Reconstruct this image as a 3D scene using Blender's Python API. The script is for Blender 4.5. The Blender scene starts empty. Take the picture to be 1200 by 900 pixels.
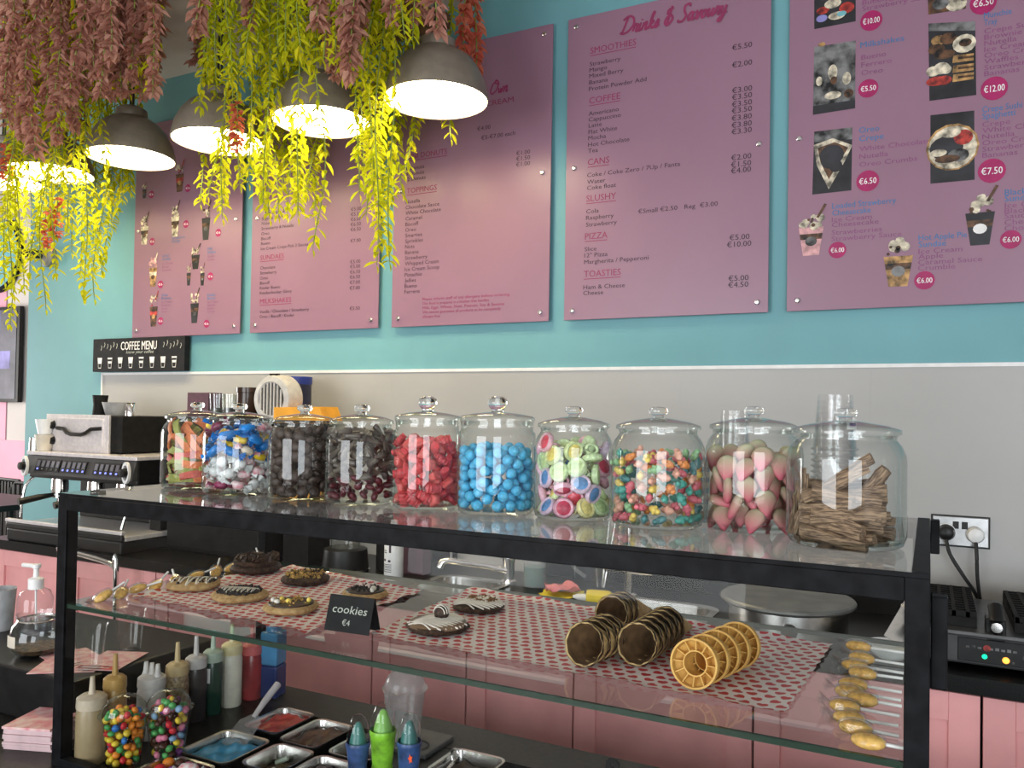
import bpy, math, random
import numpy as np
from mathutils import Vector, Matrix, Euler
PI = math.pi
scn = bpy.context.scene
C = scn.collection

# ---------------------------------------------------------------- camera
F, YAW, PITCH, ROLL, CY, EYE = 954.4, .4733, .0185, -.0164, 465.93, 1.62
_d = np.array([-math.sin(YAW)*math.cos(PITCH), math.cos(YAW)*math.cos(PITCH), math.sin(PITCH)])
_r0 = np.array([math.cos(YAW), math.sin(YAW), 0.0])
_u0 = np.cross(_r0, _d)
_r = _r0*math.cos(ROLL) - _u0*math.sin(ROLL)
_u = _u0*math.cos(ROLL) + _r0*math.sin(ROLL)
cd = bpy.data.cameras.new('camera')
cam = bpy.data.objects.new('camera', cd)
C.objects.link(cam)
cd.sensor_fit = 'HORIZONTAL'
cd.sensor_width = 36
cd.lens = F/1200*36
cd.shift_y = (CY-450)/1200
cd.clip_start = .02
cam.matrix_world = Matrix(((_r[0], _u[0], -_d[0], 0), (_r[1], _u[1], -_d[1], 0), (_r[2], _u[2], -_d[2], EYE), (0, 0, 0, 1)))
scn.camera = cam

def at(px, py, Y=None, Z=None, X=None):
    """the world point where the sight line of a photo pixel meets the plane Y, Z or X"""
    v = _d + _r*(px-600)/F + _u*(CY-py)/F
    t = Y/v[1] if Y is not None else ((Z-EYE)/v[2] if Z is not None else X/v[0])
    return Vector((v[0]*t, v[1]*t, EYE+v[2]*t))

# ---------------------------------------------------------------- world, light, exposure
scn.view_settings.view_transform = 'Standard'
scn.view_settings.look = 'None'
scn.view_settings.gamma = 1
scn.view_settings.exposure = 0.0
scn.cycles.transparent_max_bounces = 40
scn.cycles.max_bounces = 10
w = bpy.data.worlds.new('world')
scn.world = w
w.use_nodes = True
w.node_tree.nodes['Background'].inputs[0].default_value = (.80, .88, 1, 1)
w.node_tree.nodes['Background'].inputs[1].default_value = .25
def area(name, loc, rot, sx, sy, energy, col):
    l = bpy.data.lights.new(name, 'AREA')
    l.shape = 'RECTANGLE'; l.size = sx; l.size_y = sy; l.energy = energy; l.color = col
    o = bpy.data.objects.new(name, l); C.objects.link(o)
    o.location = loc; o.rotation_euler = rot
    return o
# daylight coming in through the two shop windows behind the camera
area('window_daylight', (1.8, -2.95, 1.6), (PI/2, 0, 0), 2.2, 2.4, 135, (.88, .95, 1))
area('window_daylight', (-2.25, -2.95, 1.6), (PI/2, 0, 0), 2.5, 2.4, 155, (.94, .97, 1))
# added fill light that brightens the far room; no window stands there
area('far_room_fill', (-9.1, 1.9, 1.7), (PI/2, 0, -PI/2), 2.4, 1.8, 190, (1, .97, .93))

# ---------------------------------------------------------------- materials
def nodes(name):
    m = bpy.data.materials.new(name); m.use_nodes = True
    nt = m.node_tree
    return m, nt, nt.nodes['Principled BSDF']
def mat(name, col, rough=.5, metal=0, var=.08, scale=30, bump=0, spec=.5, emit=None, estr=0, sss=0, coat=0, noise_col=None, trans=0, ior=1.45):
    """principled material whose colour and gloss vary with procedural noise"""
    m, nt, b = nodes(name)
    tc = nt.nodes.new('ShaderNodeTexCoord')
    n = nt.nodes.new('ShaderNodeTexNoise'); n.inputs['Scale'].default_value = scale; n.inputs['Detail'].default_value = 4
    nt.links.new(tc.outputs['Object'], n.inputs['Vector'])
    mx = nt.nodes.new('ShaderNodeMix'); mx.data_type = 'RGBA'
    a = noise_col or tuple(max(0, c*(1-var*2)) for c in col)
    mx.inputs[6].default_value = (*a, 1)
    mx.inputs[7].default_value = (*(col if noise_col else tuple(min(1, c*(1+var)) for c in col)), 1)
    rp = nt.nodes.new('ShaderNodeValToRGB')
    rp.color_ramp.elements[0].position = .35; rp.color_ramp.elements[1].position = .65
    nt.links.new(n.outputs['Fac'], rp.inputs[0]); nt.links.new(rp.outputs[0], mx.inputs[0])
    nt.links.new(mx.outputs[2], b.inputs['Base Color'])
    b.inputs['Roughness'].default_value = rough; b.inputs['Metallic'].default_value = metal
    b.inputs['Specular IOR Level'].default_value = spec
    b.inputs['Coat Weight'].default_value = coat
    b.inputs['Transmission Weight'].default_value = trans; b.inputs['IOR'].default_value = ior
    if sss: b.inputs['Subsurface Weight'].default_value = sss; b.inputs['Subsurface Radius'].default_value = (.01, .006, .004)
    if emit: b.inputs['Emission Color'].default_value = (*emit, 1); b.inputs['Emission Strength'].default_value = estr
    if bump:
        bp = nt.nodes.new('ShaderNodeBump'); bp.inputs['Strength'].default_value = bump; bp.inputs['Distance'].default_value = .002
        nt.links.new(n.outputs['Fac'], bp.inputs['Height']); nt.links.new(bp.outputs[0], b.inputs['Normal'])
    return m
def thin_glass(name, tint=(.97, .99, .98), edge=(.72, .80, .78), ior=1.5, rough=.0, dirt=0.0):
    """clear thin pane or wall: fresnel mix of a transparent and a glossy layer, denser where seen edge-on"""
    m, nt, b = nodes(name)
    nt.nodes.remove(b)
    out = nt.nodes['Material Output']
    tr = nt.nodes.new('ShaderNodeBsdfTransparent'); gl = nt.nodes.new('ShaderNodeBsdfGlossy'); gl.inputs['Roughness'].default_value = rough
    gl.inputs['Color'].default_value = (1, 1, 1, 1)
    lw = nt.nodes.new('ShaderNodeLayerWeight'); lw.inputs[0].default_value = .35
    mx = nt.nodes.new('ShaderNodeMix'); mx.data_type = 'RGBA'
    mx.inputs[6].default_value = (*tint, 1); mx.inputs[7].default_value = (*edge, 1)
    nt.links.new(lw.outputs['Facing'], mx.inputs[0]); nt.links.new(mx.outputs[2], tr.inputs[0])
    fr = nt.nodes.new('ShaderNodeFresnel'); fr.inputs[0].default_value = ior
    # the fresnel node inverts its index on back faces; a thin wall reflects alike from both sides
    geo = nt.nodes.new('ShaderNodeNewGeometry')
    iorm = nt.nodes.new('ShaderNodeMix'); iorm.data_type = 'FLOAT'
    iorm.inputs[2].default_value = ior; iorm.inputs[3].default_value = 1/ior
    nt.links.new(geo.outputs['Backfacing'], iorm.inputs[0]); nt.links.new(iorm.outputs[0], fr.inputs[0])
    ms = nt.nodes.new('ShaderNodeMixShader')
    nt.links.new(fr.outputs[0], ms.inputs[0]); nt.links.new(tr.outputs[0], ms.inputs[1]); nt.links.new(gl.outputs[0], ms.inputs[2])
    last = ms
    if dirt:
        df = nt.nodes.new('ShaderNodeBsdfDiffuse'); df.inputs[0].default_value = (.8, .8, .8, 1)
        nz = nt.nodes.new('ShaderNodeTexNoise'); nz.inputs['Scale'].default_value = 9; nz.inputs['Detail'].default_value = 6
        mm = nt.nodes.new('ShaderNodeMath'); mm.operation = 'MULTIPLY'; mm.inputs[1].default_value = dirt
        nt.links.new(nz.outputs['Fac'], mm.inputs[0])
        m2 = nt.nodes.new('ShaderNodeMixShader')
        nt.links.new(mm.outputs[0], m2.inputs[0]); nt.links.new(ms.outputs[0], m2.inputs[1]); nt.links.new(df.outputs[0], m2.inputs[2])
        last = m2
    nt.links.new(last.outputs[0], out.inputs['Surface'])
    return m
def leaf_mat(name, c1, c2):
    m, nt, b = nodes(name)
    nt.nodes.remove(b)
    out = nt.nodes['Material Output']
    geo = nt.nodes.new('ShaderNodeNewGeometry')
    mx = nt.nodes.new('ShaderNodeMix'); mx.data_type = 'RGBA'
    mx.inputs[6].default_value = (*c1, 1); mx.inputs[7].default_value = (*c2, 1)
    nt.links.new(geo.outputs['Random Per Island'], mx.inputs[0])
    d = nt.nodes.new('ShaderNodeBsdfDiffuse'); t = nt.nodes.new('ShaderNodeBsdfTranslucent')
    nt.links.new(mx.outputs[2], d.inputs[0]); nt.links.new(mx.outputs[2], t.inputs[0])
    ms = nt.nodes.new('ShaderNodeMixShader'); ms.inputs[0].default_value = .45
    nt.links.new(d.outputs[0], ms.inputs[1]); nt.links.new(t.outputs[0], ms.inputs[2])
    nt.links.new(ms.outputs[0], out.inputs['Surface'])
    return m
def math_node(nt, op, a, b=None, c=None):
    n = nt.nodes.new('ShaderNodeMath'); n.operation = op
    for i, v in enumerate((a, b, c)):
        if v is None: continue
        if isinstance(v, (int, float)): n.inputs[i].default_value = v
        else: nt.links.new(v, n.inputs[i])
    return n.outputs[0]
def heart_paper(name):
    """white waxed paper printed with rows of small red hearts"""
    m, nt, b = nodes(name)
    tc = nt.nodes.new('ShaderNodeTexCoord'); sp = nt.nodes.new('ShaderNodeSeparateXYZ')
    nt.links.new(tc.outputs['Object'], sp.inputs[0])
    M = lambda op, a, b=None, c=None: math_node(nt, op, a, b, c)
    v = M('DIVIDE', sp.outputs[1], .0205); row = M('FLOOR', v)
    sh = M('MULTIPLY', M('MODULO', M('ABSOLUTE', row), 2.0), .5)
    uu = M('ADD', M('DIVIDE', sp.outputs[0], .0240), sh); colm = M('FLOOR', uu)
    cb = nt.nodes.new('ShaderNodeCombineXYZ'); nt.links.new(row, cb.inputs[0]); nt.links.new(colm, cb.inputs[1])
    wn = nt.nodes.new('ShaderNodeTexWhiteNoise'); wn.noise_dimensions = '2D'; nt.links.new(cb.outputs[0], wn.inputs['Vector'])
    ang = M('MULTIPLY', M('SUBTRACT', wn.outputs['Value'], .5), 2.0)
    x0 = M('MULTIPLY', M('SUBTRACT', M('FRACT', uu), .5), 3.3); y0 = M('MULTIPLY', M('SUBTRACT', M('FRACT', v), .5), 3.1)
    cs, sn = M('COSINE', ang), M('SINE', ang)
    x = M('SUBTRACT', M('MULTIPLY', x0, cs), M('MULTIPLY', y0, sn)); y = M('ADD', M('MULTIPLY', x0, sn), M('MULTIPLY', y0, cs))
    x2 = M('MULTIPLY', x, x); y2 = M('MULTIPLY', y, y)
    q = M('SUBTRACT', M('ADD', x2, y2), 1.0)
    h = M('SUBTRACT', M('MULTIPLY', M('MULTIPLY', q, q), q), M('MULTIPLY', x2, M('MULTIPLY', y2, y)))
    ins = M('LESS_THAN', h, 0.0)
    mx = nt.nodes.new('ShaderNodeMix'); mx.data_type = 'RGBA'
    mx.inputs[6].default_value = (.80, .74, .72, 1); mx.inputs[7].default_value = (.55, .025, .035, 1)
    nt.links.new(ins, mx.inputs[0]); nt.links.new(mx.outputs[2], b.inputs['Base Color'])
    b.inputs['Roughness'].default_value = .42
    return m
def two_tone(name, c1, c2, axis=0, span=.02, rough=.5, bump=0, sss=0):
    """colour that runs from c1 to c2 along one axis of the object"""
    m, nt, b = nodes(name)
    tc = nt.nodes.new('ShaderNodeTexCoord'); sp = nt.nodes.new('ShaderNodeSeparateXYZ'); nt.links.new(tc.outputs['Object'], sp.inputs[0])
    mr = nt.nodes.new('ShaderNodeMapRange'); mr.inputs[1].default_value = -span; mr.inputs[2].default_value = span
    nt.links.new(sp.outputs[axis], mr.inputs[0])
    mx = nt.nodes.new('ShaderNodeMix'); mx.data_type = 'RGBA'; mx.inputs[6].default_value = (*c1, 1); mx.inputs[7].default_value = (*c2, 1)
    nt.links.new(mr.outputs[0], mx.inputs[0]); nt.links.new(mx.outputs[2], b.inputs['Base Color'])
    b.inputs['Roughness'].default_value = rough
    if sss: b.inputs['Subsurface Weight'].default_value = sss; b.inputs['Subsurface Radius'].default_value = (.008, .005, .004)
    if bump:
        n = nt.nodes.new('ShaderNodeTexNoise'); n.inputs['Scale'].default_value = 1200; nt.links.new(tc.outputs['Object'], n.inputs['Vector'])
        bp = nt.nodes.new('ShaderNodeBump'); bp.inputs['Strength'].default_value = bump; bp.inputs['Distance'].default_value = .001
        nt.links.new(n.outputs['Fac'], bp.inputs['Height']); nt.links.new(bp.outputs[0], b.inputs['Normal'])
    return m

MT = dict(
    blue_wall=mat('blue_wall_paint', (.155, .37, .41), .55, var=.03, scale=3, bump=.05),
    white_tile=mat('white_wall_panel', (.415, .408, .395), .35, var=.02, scale=2),
    ceiling=mat('ceiling_paint', (.55, .50, .46), .8, var=.03, scale=2),
    plain_wall=mat('plain_wall_paint', (.62, .58, .56), .8, var=.03, scale=2),
    floor=mat('floor_vinyl', (.38, .35, .33), .5, var=.1, scale=4),
    pink_wall=mat('pink_wall_paint', (.78, .38, .50), .6, var=.03, scale=3),
    pink_door=mat('pink_cabinet_paint', (.80, .37, .37), .45, var=.05, scale=6, bump=.05),
    dark_gap=mat('dark_carcass', (.03, .025, .025), .8),
    board=mat('mauve_acrylic_board', (.285, .155, .222), .32, var=.02, scale=3),
    screw=mat('polished_screw_cap', (.85, .85, .85), .15, 1),
    heading=mat('raspberry_print', (.27, .03, .10), .5),
    text=mat('dark_print', (.045, .02, .035), .5),
    soft_text=mat('plum_print', (.24, .07, .18), .5),
    blue_text=mat('blue_print', (.05, .17, .38), .5),
    circle=mat('magenta_print', (.36, .01, .11), .5),
    white_print=mat('white_print', (.85, .83, .82), .5),
    black_print=mat('black_photo_print', (.02, .02, .025), .5, scale=12, var=.4),
    grey_print=mat('grey_photo_print', (.14, .14, .14), .5, var=.5, scale=25),
    cream_print=mat('cream_photo_print', (.62, .55, .42), .5, var=.4, scale=40),
    brown_print=mat('brown_photo_print', (.10, .045, .02), .5, var=.5, scale=40),
    red_print=mat('red_photo_print', (.45, .04, .03), .5, var=.4, scale=40),
    gold_print=mat('golden_photo_print', (.42, .24, .09), .5, var=.4, scale=40),
    pink_print=mat('pink_photo_print', (.62, .33, .34), .5, var=.2, scale=40),
    shade=mat('taupe_enamel', (.23, .195, .155), .34, .15, var=.05),
    shade_in=mat('white_enamel', (.9, .88, .82), .4),
    lamp=mat('lamp_diffuser', (1, .9, .7), .5, emit=(1, .83, .52), estr=20),
    cord=mat('black_cord', (.02, .02, .02), .6),
    leaf=leaf_mat('yellow_green_leaf', (.46, .52, .015), (.74, .68, .03)),
    leaf_pink=leaf_mat('faded_pink_leaf', (.48, .22, .17), (.58, .33, .25)),
    blossom=leaf_mat('coral_blossom', (.62, .13, .09), (.75, .27, .16)),
    stem=mat('green_stem', (.22, .28, .05), .6),
    timber=mat('brown_timber', (.16, .09, .045), .6, var=.25, scale=14),
    frame=mat('black_painted_steel', (.006, .0063, .0075), .5, .0, var=.3, scale=40, bump=.05, spec=.12),
    case_top=thin_glass('case_glass_top', (.86, .87, .85), (.6, .61, .6), 1.75, .025, .22),
    pane=thin_glass('clear_pane', (.96, .97, .96), (.85, .88, .87), 1.22),
    shelf=thin_glass('shelf_glass', (.90, .93, .91), (.55, .64, .6), 1.38),
    glass_edge=mat('green_glass_edge', (.012, .035, .022), .15, spec=.6),
    jar=thin_glass('jar_glass', (.98, .988, .985), (.58, .66, .64), 1.55),
    jar_solid=mat('solid_glass', (.97, .99, .98), .02, trans=1, ior=1.45, var=.0),
    plastic=thin_glass('clear_plastic', (.985, .985, .985), (.90, .91, .92), 1.45, .05),
    frosted=thin_glass('frosted_plastic', (.85, .86, .86), (.6, .62, .63), 1.4, .15, .35),
    steel=mat('brushed_steel', (.55, .54, .52), .25, 1, var=.05, scale=60),
    pale_metal=mat('pale_metal', (.78, .74, .75), .3, .4, var=.05, scale=60),  # bright, pinkish reflections of a lit room put into the base colour
    chrome=mat('chrome', (.8, .79, .78), .08, 1, var=.02),
    black_plastic=mat('black_plastic', (.010, .0095, .0095), .38, var=.15, spec=.35),
    black_matte=mat('black_matte', (.009, .0085, .0085), .7, var=.2, spec=.25),
    dark_stone=mat('black_speckled_worktop', (.008, .008, .008), .28, var=.4, scale=300, spec=.35),
    counter=mat('charcoal_counter', (.017, .016, .015), .38, spec=.35, var=.3, scale=120),
    white_plastic=mat('white_plastic', (.80, .80, .79), .35, var=.03),
    cream_plastic=mat('cream_plastic', (.62, .56, .46), .4, var=.05),
    orange_card=mat('orange_card', (.85, .38, .03), .6, var=.05),
    purple_box=mat('plum_box', (.11, .05, .07), .45),
    brown_glass=mat('brown_jar', (.035, .018, .012), .2),
    blue_lid=mat('blue_plastic', (.03, .05, .30), .35),
    violet_print=mat('violet_print', (.26, .24, .55), .5, var=.3, scale=5),
    grey_dark_print=mat('dark_grey_print', (.12, .12, .15), .5, var=.2, scale=5),
    teal_sign=mat('teal_sign_face', (.17, .45, .50), .5),
    paper=heart_paper('heart_print_paper'),
    chalk=mat('chalk', (.5, .52, .46), .9),
    slate=mat('chalkboard_black', (.012, .012, .014), .65, var=.2, spec=.25),
    crepe=mat('cast_iron_plate', (.20, .20, .19), .42, .5, var=.12, scale=14),
    led_green=mat('green_indicator', (.0, .6, .3), .4, emit=(.0, .9, .4), estr=1.2),
    led_orange=mat('orange_indicator', (1, .4, .05), .4, emit=(1, .35, .05), estr=2.0),
    led_blue=mat('blue_button_light', (.2, .25, 1), .4, emit=(.25, .28, 1), estr=1.0),
    yellow_cloth=mat('yellow_cloth', (.72, .60, .05), .9, var=.1, bump=.3, scale=200),
    pink_cloth=mat('pink_cloth', (.72, .22, .24), .9, var=.1, bump=.3, scale=200),
    green_liquid=mat('green_soap', (.02, .16, .11), .15),
)
# ---------------------------------------------------------------- mesh builder and object helpers
class MB:
    def __init__(s): s.v, s.f, s.mi, s.cur = [], [], [], 0
    def add(s, vs, fs, M=None):
        o = len(s.v)
        if M is not None: vs = [M @ Vector(p) for p in vs]
        s.v += [tuple(p) for p in vs]
        s.f += [tuple(i+o for i in q) for q in fs]
        s.mi += [s.cur]*len(fs)
        return s
    def box(s, x0, x1, y0, y1, z0, z1, M=None):
        return s.add([(x0,y0,z0),(x1,y0,z0),(x1,y1,z0),(x0,y1,z0),(x0,y0,z1),(x1,y0,z1),(x1,y1,z1),(x0,y1,z1)],
                     [(3,2,1,0),(4,5,6,7),(0,1,5,4),(1,2,6,5),(2,3,7,6),(3,0,4,7)], M)
    def lathe(s, prof, n=24, c=(0,0,0), M=None, a0=0, wob=None):
        vs, fs, rings = [], [], []
        for k, (r, z) in enumerate(prof):
            if r < 1e-6:
                rings.append([len(vs)]); vs.append((c[0], c[1], c[2]+z))
            else:
                rg = []
                for i in range(n):
                    a = a0+2*PI*i/n; rr = r*(wob(i, k) if wob else 1)
                    rg.append(len(vs)); vs.append((c[0]+rr*math.cos(a), c[1]+rr*math.sin(a), c[2]+z))
                rings.append(rg)
        for a, b in zip(rings, rings[1:]):
            if len(a) == 1 and len(b) == 1: continue
            for i in range(n):
                j = (i+1) % n
                if len(a) == 1: fs.append((a[0], b[j], b[i]))
                elif len(b) == 1: fs.append((a[i], a[j], b[0]))
                else: fs.append((a[i], a[j], b[j], b[i]))
        return s.add(vs, fs, M)
    def tube(s, pts, r, n=8, cap=True, M=None):
        pts = [Vector(p) for p in pts]; rs = r if isinstance(r, (list, tuple)) else [r]*len(pts)
        vs, fs = [], []
        up = Vector((0, 0, 1))
        for i, p in enumerate(pts):
            t = (pts[min(i+1, len(pts)-1)]-pts[max(i-1, 0)]).normalized()
            a = t.cross(up)
            if a.length < 1e-3: a = t.cross(Vector((1, 0, 0)))
            a.normalize(); b = a.cross(t)
            for k in range(n):
                g = 2*PI*k/n
                vs.append(p+a*(rs[i]*math.cos(g))+b*(rs[i]*math.sin(g)))
        for i in range(len(pts)-1):
            for k in range(n):
                j = (k+1) % n
                fs.append((i*n+k, i*n+j, i*n+n+j, i*n+n+k))
        if cap:
            fs.append(tuple(range(n))[::-1]); fs.append(tuple(range((len(pts)-1)*n, len(pts)*n)))
        return s.add(vs, fs, M)
    def prism(s, pts, z0, z1, M=None):
        n = len(pts)
        vs = [(x, y, z0) for x, y in pts]+[(x, y, z1) for x, y in pts]
        fs = [tuple(range(n))[::-1], tuple(range(n, 2*n))]+[(i, (i+1) % n, n+(i+1) % n, n+i) for i in range(n)]
        return s.add(vs, fs, M)
    def ball(s, r, c=(0,0,0), nu=10, nv=7, sx=1, sy=1, sz=1, M=None):
        prof = [(r*math.sin(PI*k/nv), -r*math.cos(PI*k/nv)) for k in range(nv+1)]
        prof[0] = (0, -r); prof[-1] = (0, r)
        T = Matrix.Translation(c) @ Matrix.Diagonal((sx, sy, sz, 1))
        return s.lathe(prof, nu, M=(M @ T if M is not None else T))
    def disc(s, r, c, n=20, M=None):   # flat disc facing -Y at c
        return s.add([(c[0]+r*math.cos(2*PI*i/n), c[1], c[2]+r*math.sin(2*PI*i/n)) for i in range(n)], [tuple(range(n))], M)
    def text(s, body, X, Y, Z, size, width=None, align='LEFT', shear=0, bold=.012, sx=1, M=None):
        """printed lettering on a face that looks along -Y; width, when given, is the run of the line"""
        cu = bpy.data.curves.new('lettering', 'FONT')
        cu.body = body; cu.size = size; cu.shear = shear; cu.resolution_u = 2; cu.align_x = 'LEFT'
        ob = bpy.data.objects.new('lettering', cu)
        me = ob.to_mesh()
        vs = [tuple(v.co) for v in me.vertices]; fs = [tuple(p.vertices) for p in me.polygons]
        ob.to_mesh_clear(); bpy.data.objects.remove(ob); bpy.data.curves.remove(cu)
        if not vs: return s
        x0 = min(v[0] for v in vs); x1 = max(v[0] for v in vs)
        k = (width/(x1-x0)) if width else sx
        off = X - x0*k if align == 'LEFT' else (X - x1*k if align == 'RIGHT' else X-(x0+x1)/2*k)
        for d in ((0, 1) if bold > .005 else (0,)):   # printed a little heavier: a second pass set off by a hair
            s.add([(off+v[0]*k+d*bold*size, Y-d*.00015, Z+v[1]) for v in vs], fs, M)
        return s
    def ribbon(s, pts, w, Y, M=None):  # flat stroke in the XZ plane
        pts = [Vector(p) for p in pts]; vs, fs = [], []
        for i, p in enumerate(pts):
            t = pts[min(i+1, len(pts)-1)]-pts[max(i-1, 0)]
            t = t.normalized() if t.length > 1e-9 else Vector((1, 0))
            nrm = Vector((-t.y, t.x))*w/2
            for q in (p+nrm, p-nrm): vs.append((q.x, Y-i*.00005, q.y))
        fs = [(2*i, 2*i+1, 2*i+3, 2*i+2) for i in range(len(pts)-1)]
        return s.add(vs, fs, M)
    def build(s, name, m, parent=None, smooth=0, loc=None, bevel=0, rot=None):
        me = bpy.data.meshes.new(name)
        me.from_pydata(s.v, [], s.f)
        for x in (m if isinstance(m, (list, tuple)) else [m]): me.materials.append(x)
        if s.cur or any(s.mi): me.polygons.foreach_set('material_index', s.mi)
        me.validate()
        if smooth:
            me.polygons.foreach_set('use_smooth', [True]*len(me.polygons))
            try: me.set_sharp_from_angle(angle=math.radians(smooth))
            except Exception: pass
        o = bpy.data.objects.new(name, me); C.objects.link(o)
        if parent: o.parent = parent
        if loc is not None: o.location = loc
        if rot is not None: o.rotation_euler = rot
        if bevel:
            bv = o.modifiers.new('bevel', 'BEVEL'); bv.width = bevel; bv.segments = 2; bv.limit_method = 'ANGLE'
        return o
    def flip(s): s.f = [q[::-1] for q in s.f]; return s
def tag(o, label, cat, group=None, kind=None):
    o['label'] = label; o['category'] = cat
    if group: o['group'] = group
    if kind: o['kind'] = kind
    return o
def thing(name, label, cat, loc=(0,0,0), rz=0, group=None):
    o = bpy.data.objects.new(name, None); C.objects.link(o)
    o.location = loc; o.rotation_euler = (0, 0, rz); o.empty_display_size = .05
    return tag(o, label, cat, group)
def struct(o): o['kind'] = 'structure'; return o
def stuff(o): o['kind'] = 'stuff'; return o
KIDS = {}
def kids(o):
    if o.name not in KIDS: KIDS[o.name] = list(o.children)
    return KIDS[o.name]
def dup(o, loc=None, rot=None, label=None, parent=None):
    """a copy of a thing with copies of its parts and sub-parts"""
    c = o.copy(); C.objects.link(c)
    if loc is not None: c.location = loc
    if rot is not None: c.rotation_euler = rot
    if label: c['label'] = label
    if parent: c.parent = parent
    for ch in kids(o): dup(ch, parent=c)
    return c
def smooth_line(pts, k=6):
    """Catmull-Rom through 2D or 3D points"""
    P = [Vector(p) for p in pts]; P = [P[0]*2-P[1]]+P+[P[-1]*2-P[-2]]; out = []
    for i in range(1, len(P)-2):
        for j in range(k):
            t = j/k
            a, b, c, d = P[i-1], P[i], P[i+1], P[i+2]
            out.append(.5*((2*b)+(c-a)*t+(2*a-5*b+4*c-d)*t*t+(3*b-a-3*c+d)*t**3))
    out.append(P[-2]); return out

# ================================================================ setting
WY, CZ = 2.85, 3.29
KZ, WZ, TZ, SZ = .863, 1.005, 1.435, 1.203      # counter, worktop, case top, case shelf
WL = -4.551
zw = 1.795                                       # top of the white wall panels
bw = MB().box(WL, 3.2, WY, WY+.12, 0, CZ)
struct(bw.build('wall_back', MT['blue_wall']))
WB = bpy.data.objects['wall_back']
x = -3.887
WP = None
for k, wd in enumerate((.62, .62, .62, .62, .62, .62, .62, .62, .62, .62)):
    o = MB().box(x+.00012, x+wd-.00012, WY-.008, WY, WZ+.0, zw-.012).build('trim_1' if WP is None else 'panel', MT['white_tile'], WP)
    if WP is None: WP = struct(o)
    x += wd
MB().box(-3.895, -3.883, WY-.012, WY, WZ, zw).box(-3.887, 2.6, WY-.012, WY, zw-.012, zw).build('edge_strip', MT['white_plastic'], WP)
struct(MB().box(-9.2, 3.2, -3.1, 4.62, CZ, CZ+.1).build('ceiling', MT['ceiling']))
struct(MB().box(-9.2, 3.2, -3.1, 4.62, -.1, 0).build('floor', MT['floor']))
struct(MB().box(3.2, 3.32, -3.1, 2.97, 0, CZ).build('wall_right', MT['plain_wall']))
struct(MB().box(-9.3, -9.2, -3.1, 4.62, 0, CZ).build('wall_left', MT['plain_wall']))
wf = MB().box(-9.2, -3.6, -3.2, -3.1, 0, CZ).box(-.9, .6, -3.2, -3.1, 0, CZ).box(3.0, 3.2, -3.2, -3.1, 0, CZ)
wf.box(-3.6, -.9, -3.2, -3.1, 0, .3).box(.6, 3.0, -3.2, -3.1, 0, .3).box(-3.6, -.9, -3.2, -3.1, 2.9, CZ).box(.6, 3.0, -3.2, -3.1, 2.9, CZ)
struct(wf.build('wall_front', MT['plain_wall']))
for i, (a, b) in enumerate(((-3.6, -.9), (.6, 3.0))):
    fr = MB().box(a, a+.06, -3.18, -3.12, .3, 2.9).box(b-.06, b, -3.18, -3.12, .3, 2.9).box(a+.06, b-.06, -3.18, -3.12, .3, .36).box(a+.06, b-.06, -3.18, -3.12, 2.84, 2.9)
    fo = struct(fr.build('window_%d' % (i+1), MT['white_plastic']))
    MB().box(a+.06, b-.06, -3.152, -3.148, .36, 2.84).build('pane', MT['pane'], fo)
# the far room past the corner of the blue wall
wfar = struct(MB().box(-9.2, WL, 4.5, 4.62, 0, CZ).build('wall_far', MT['plain_wall']))
def far_panel(x0, x1, z0, z1): MB().box(x0, x1, 4.49, 4.5, z0, z1).build('panel', MT['pink_wall'], wfar)
far_panel(-7.9, -7.50, 2.5, 3.0); far_panel(-7.9, -7.46, 1.30, 2.0); far_panel(-7.9, -6.9, .0, 1.297)
struct(MB().box(WL, WL+.12, WY+.12, 4.5, 0, CZ).build('wall_corner', MT['blue_wall']))

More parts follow.
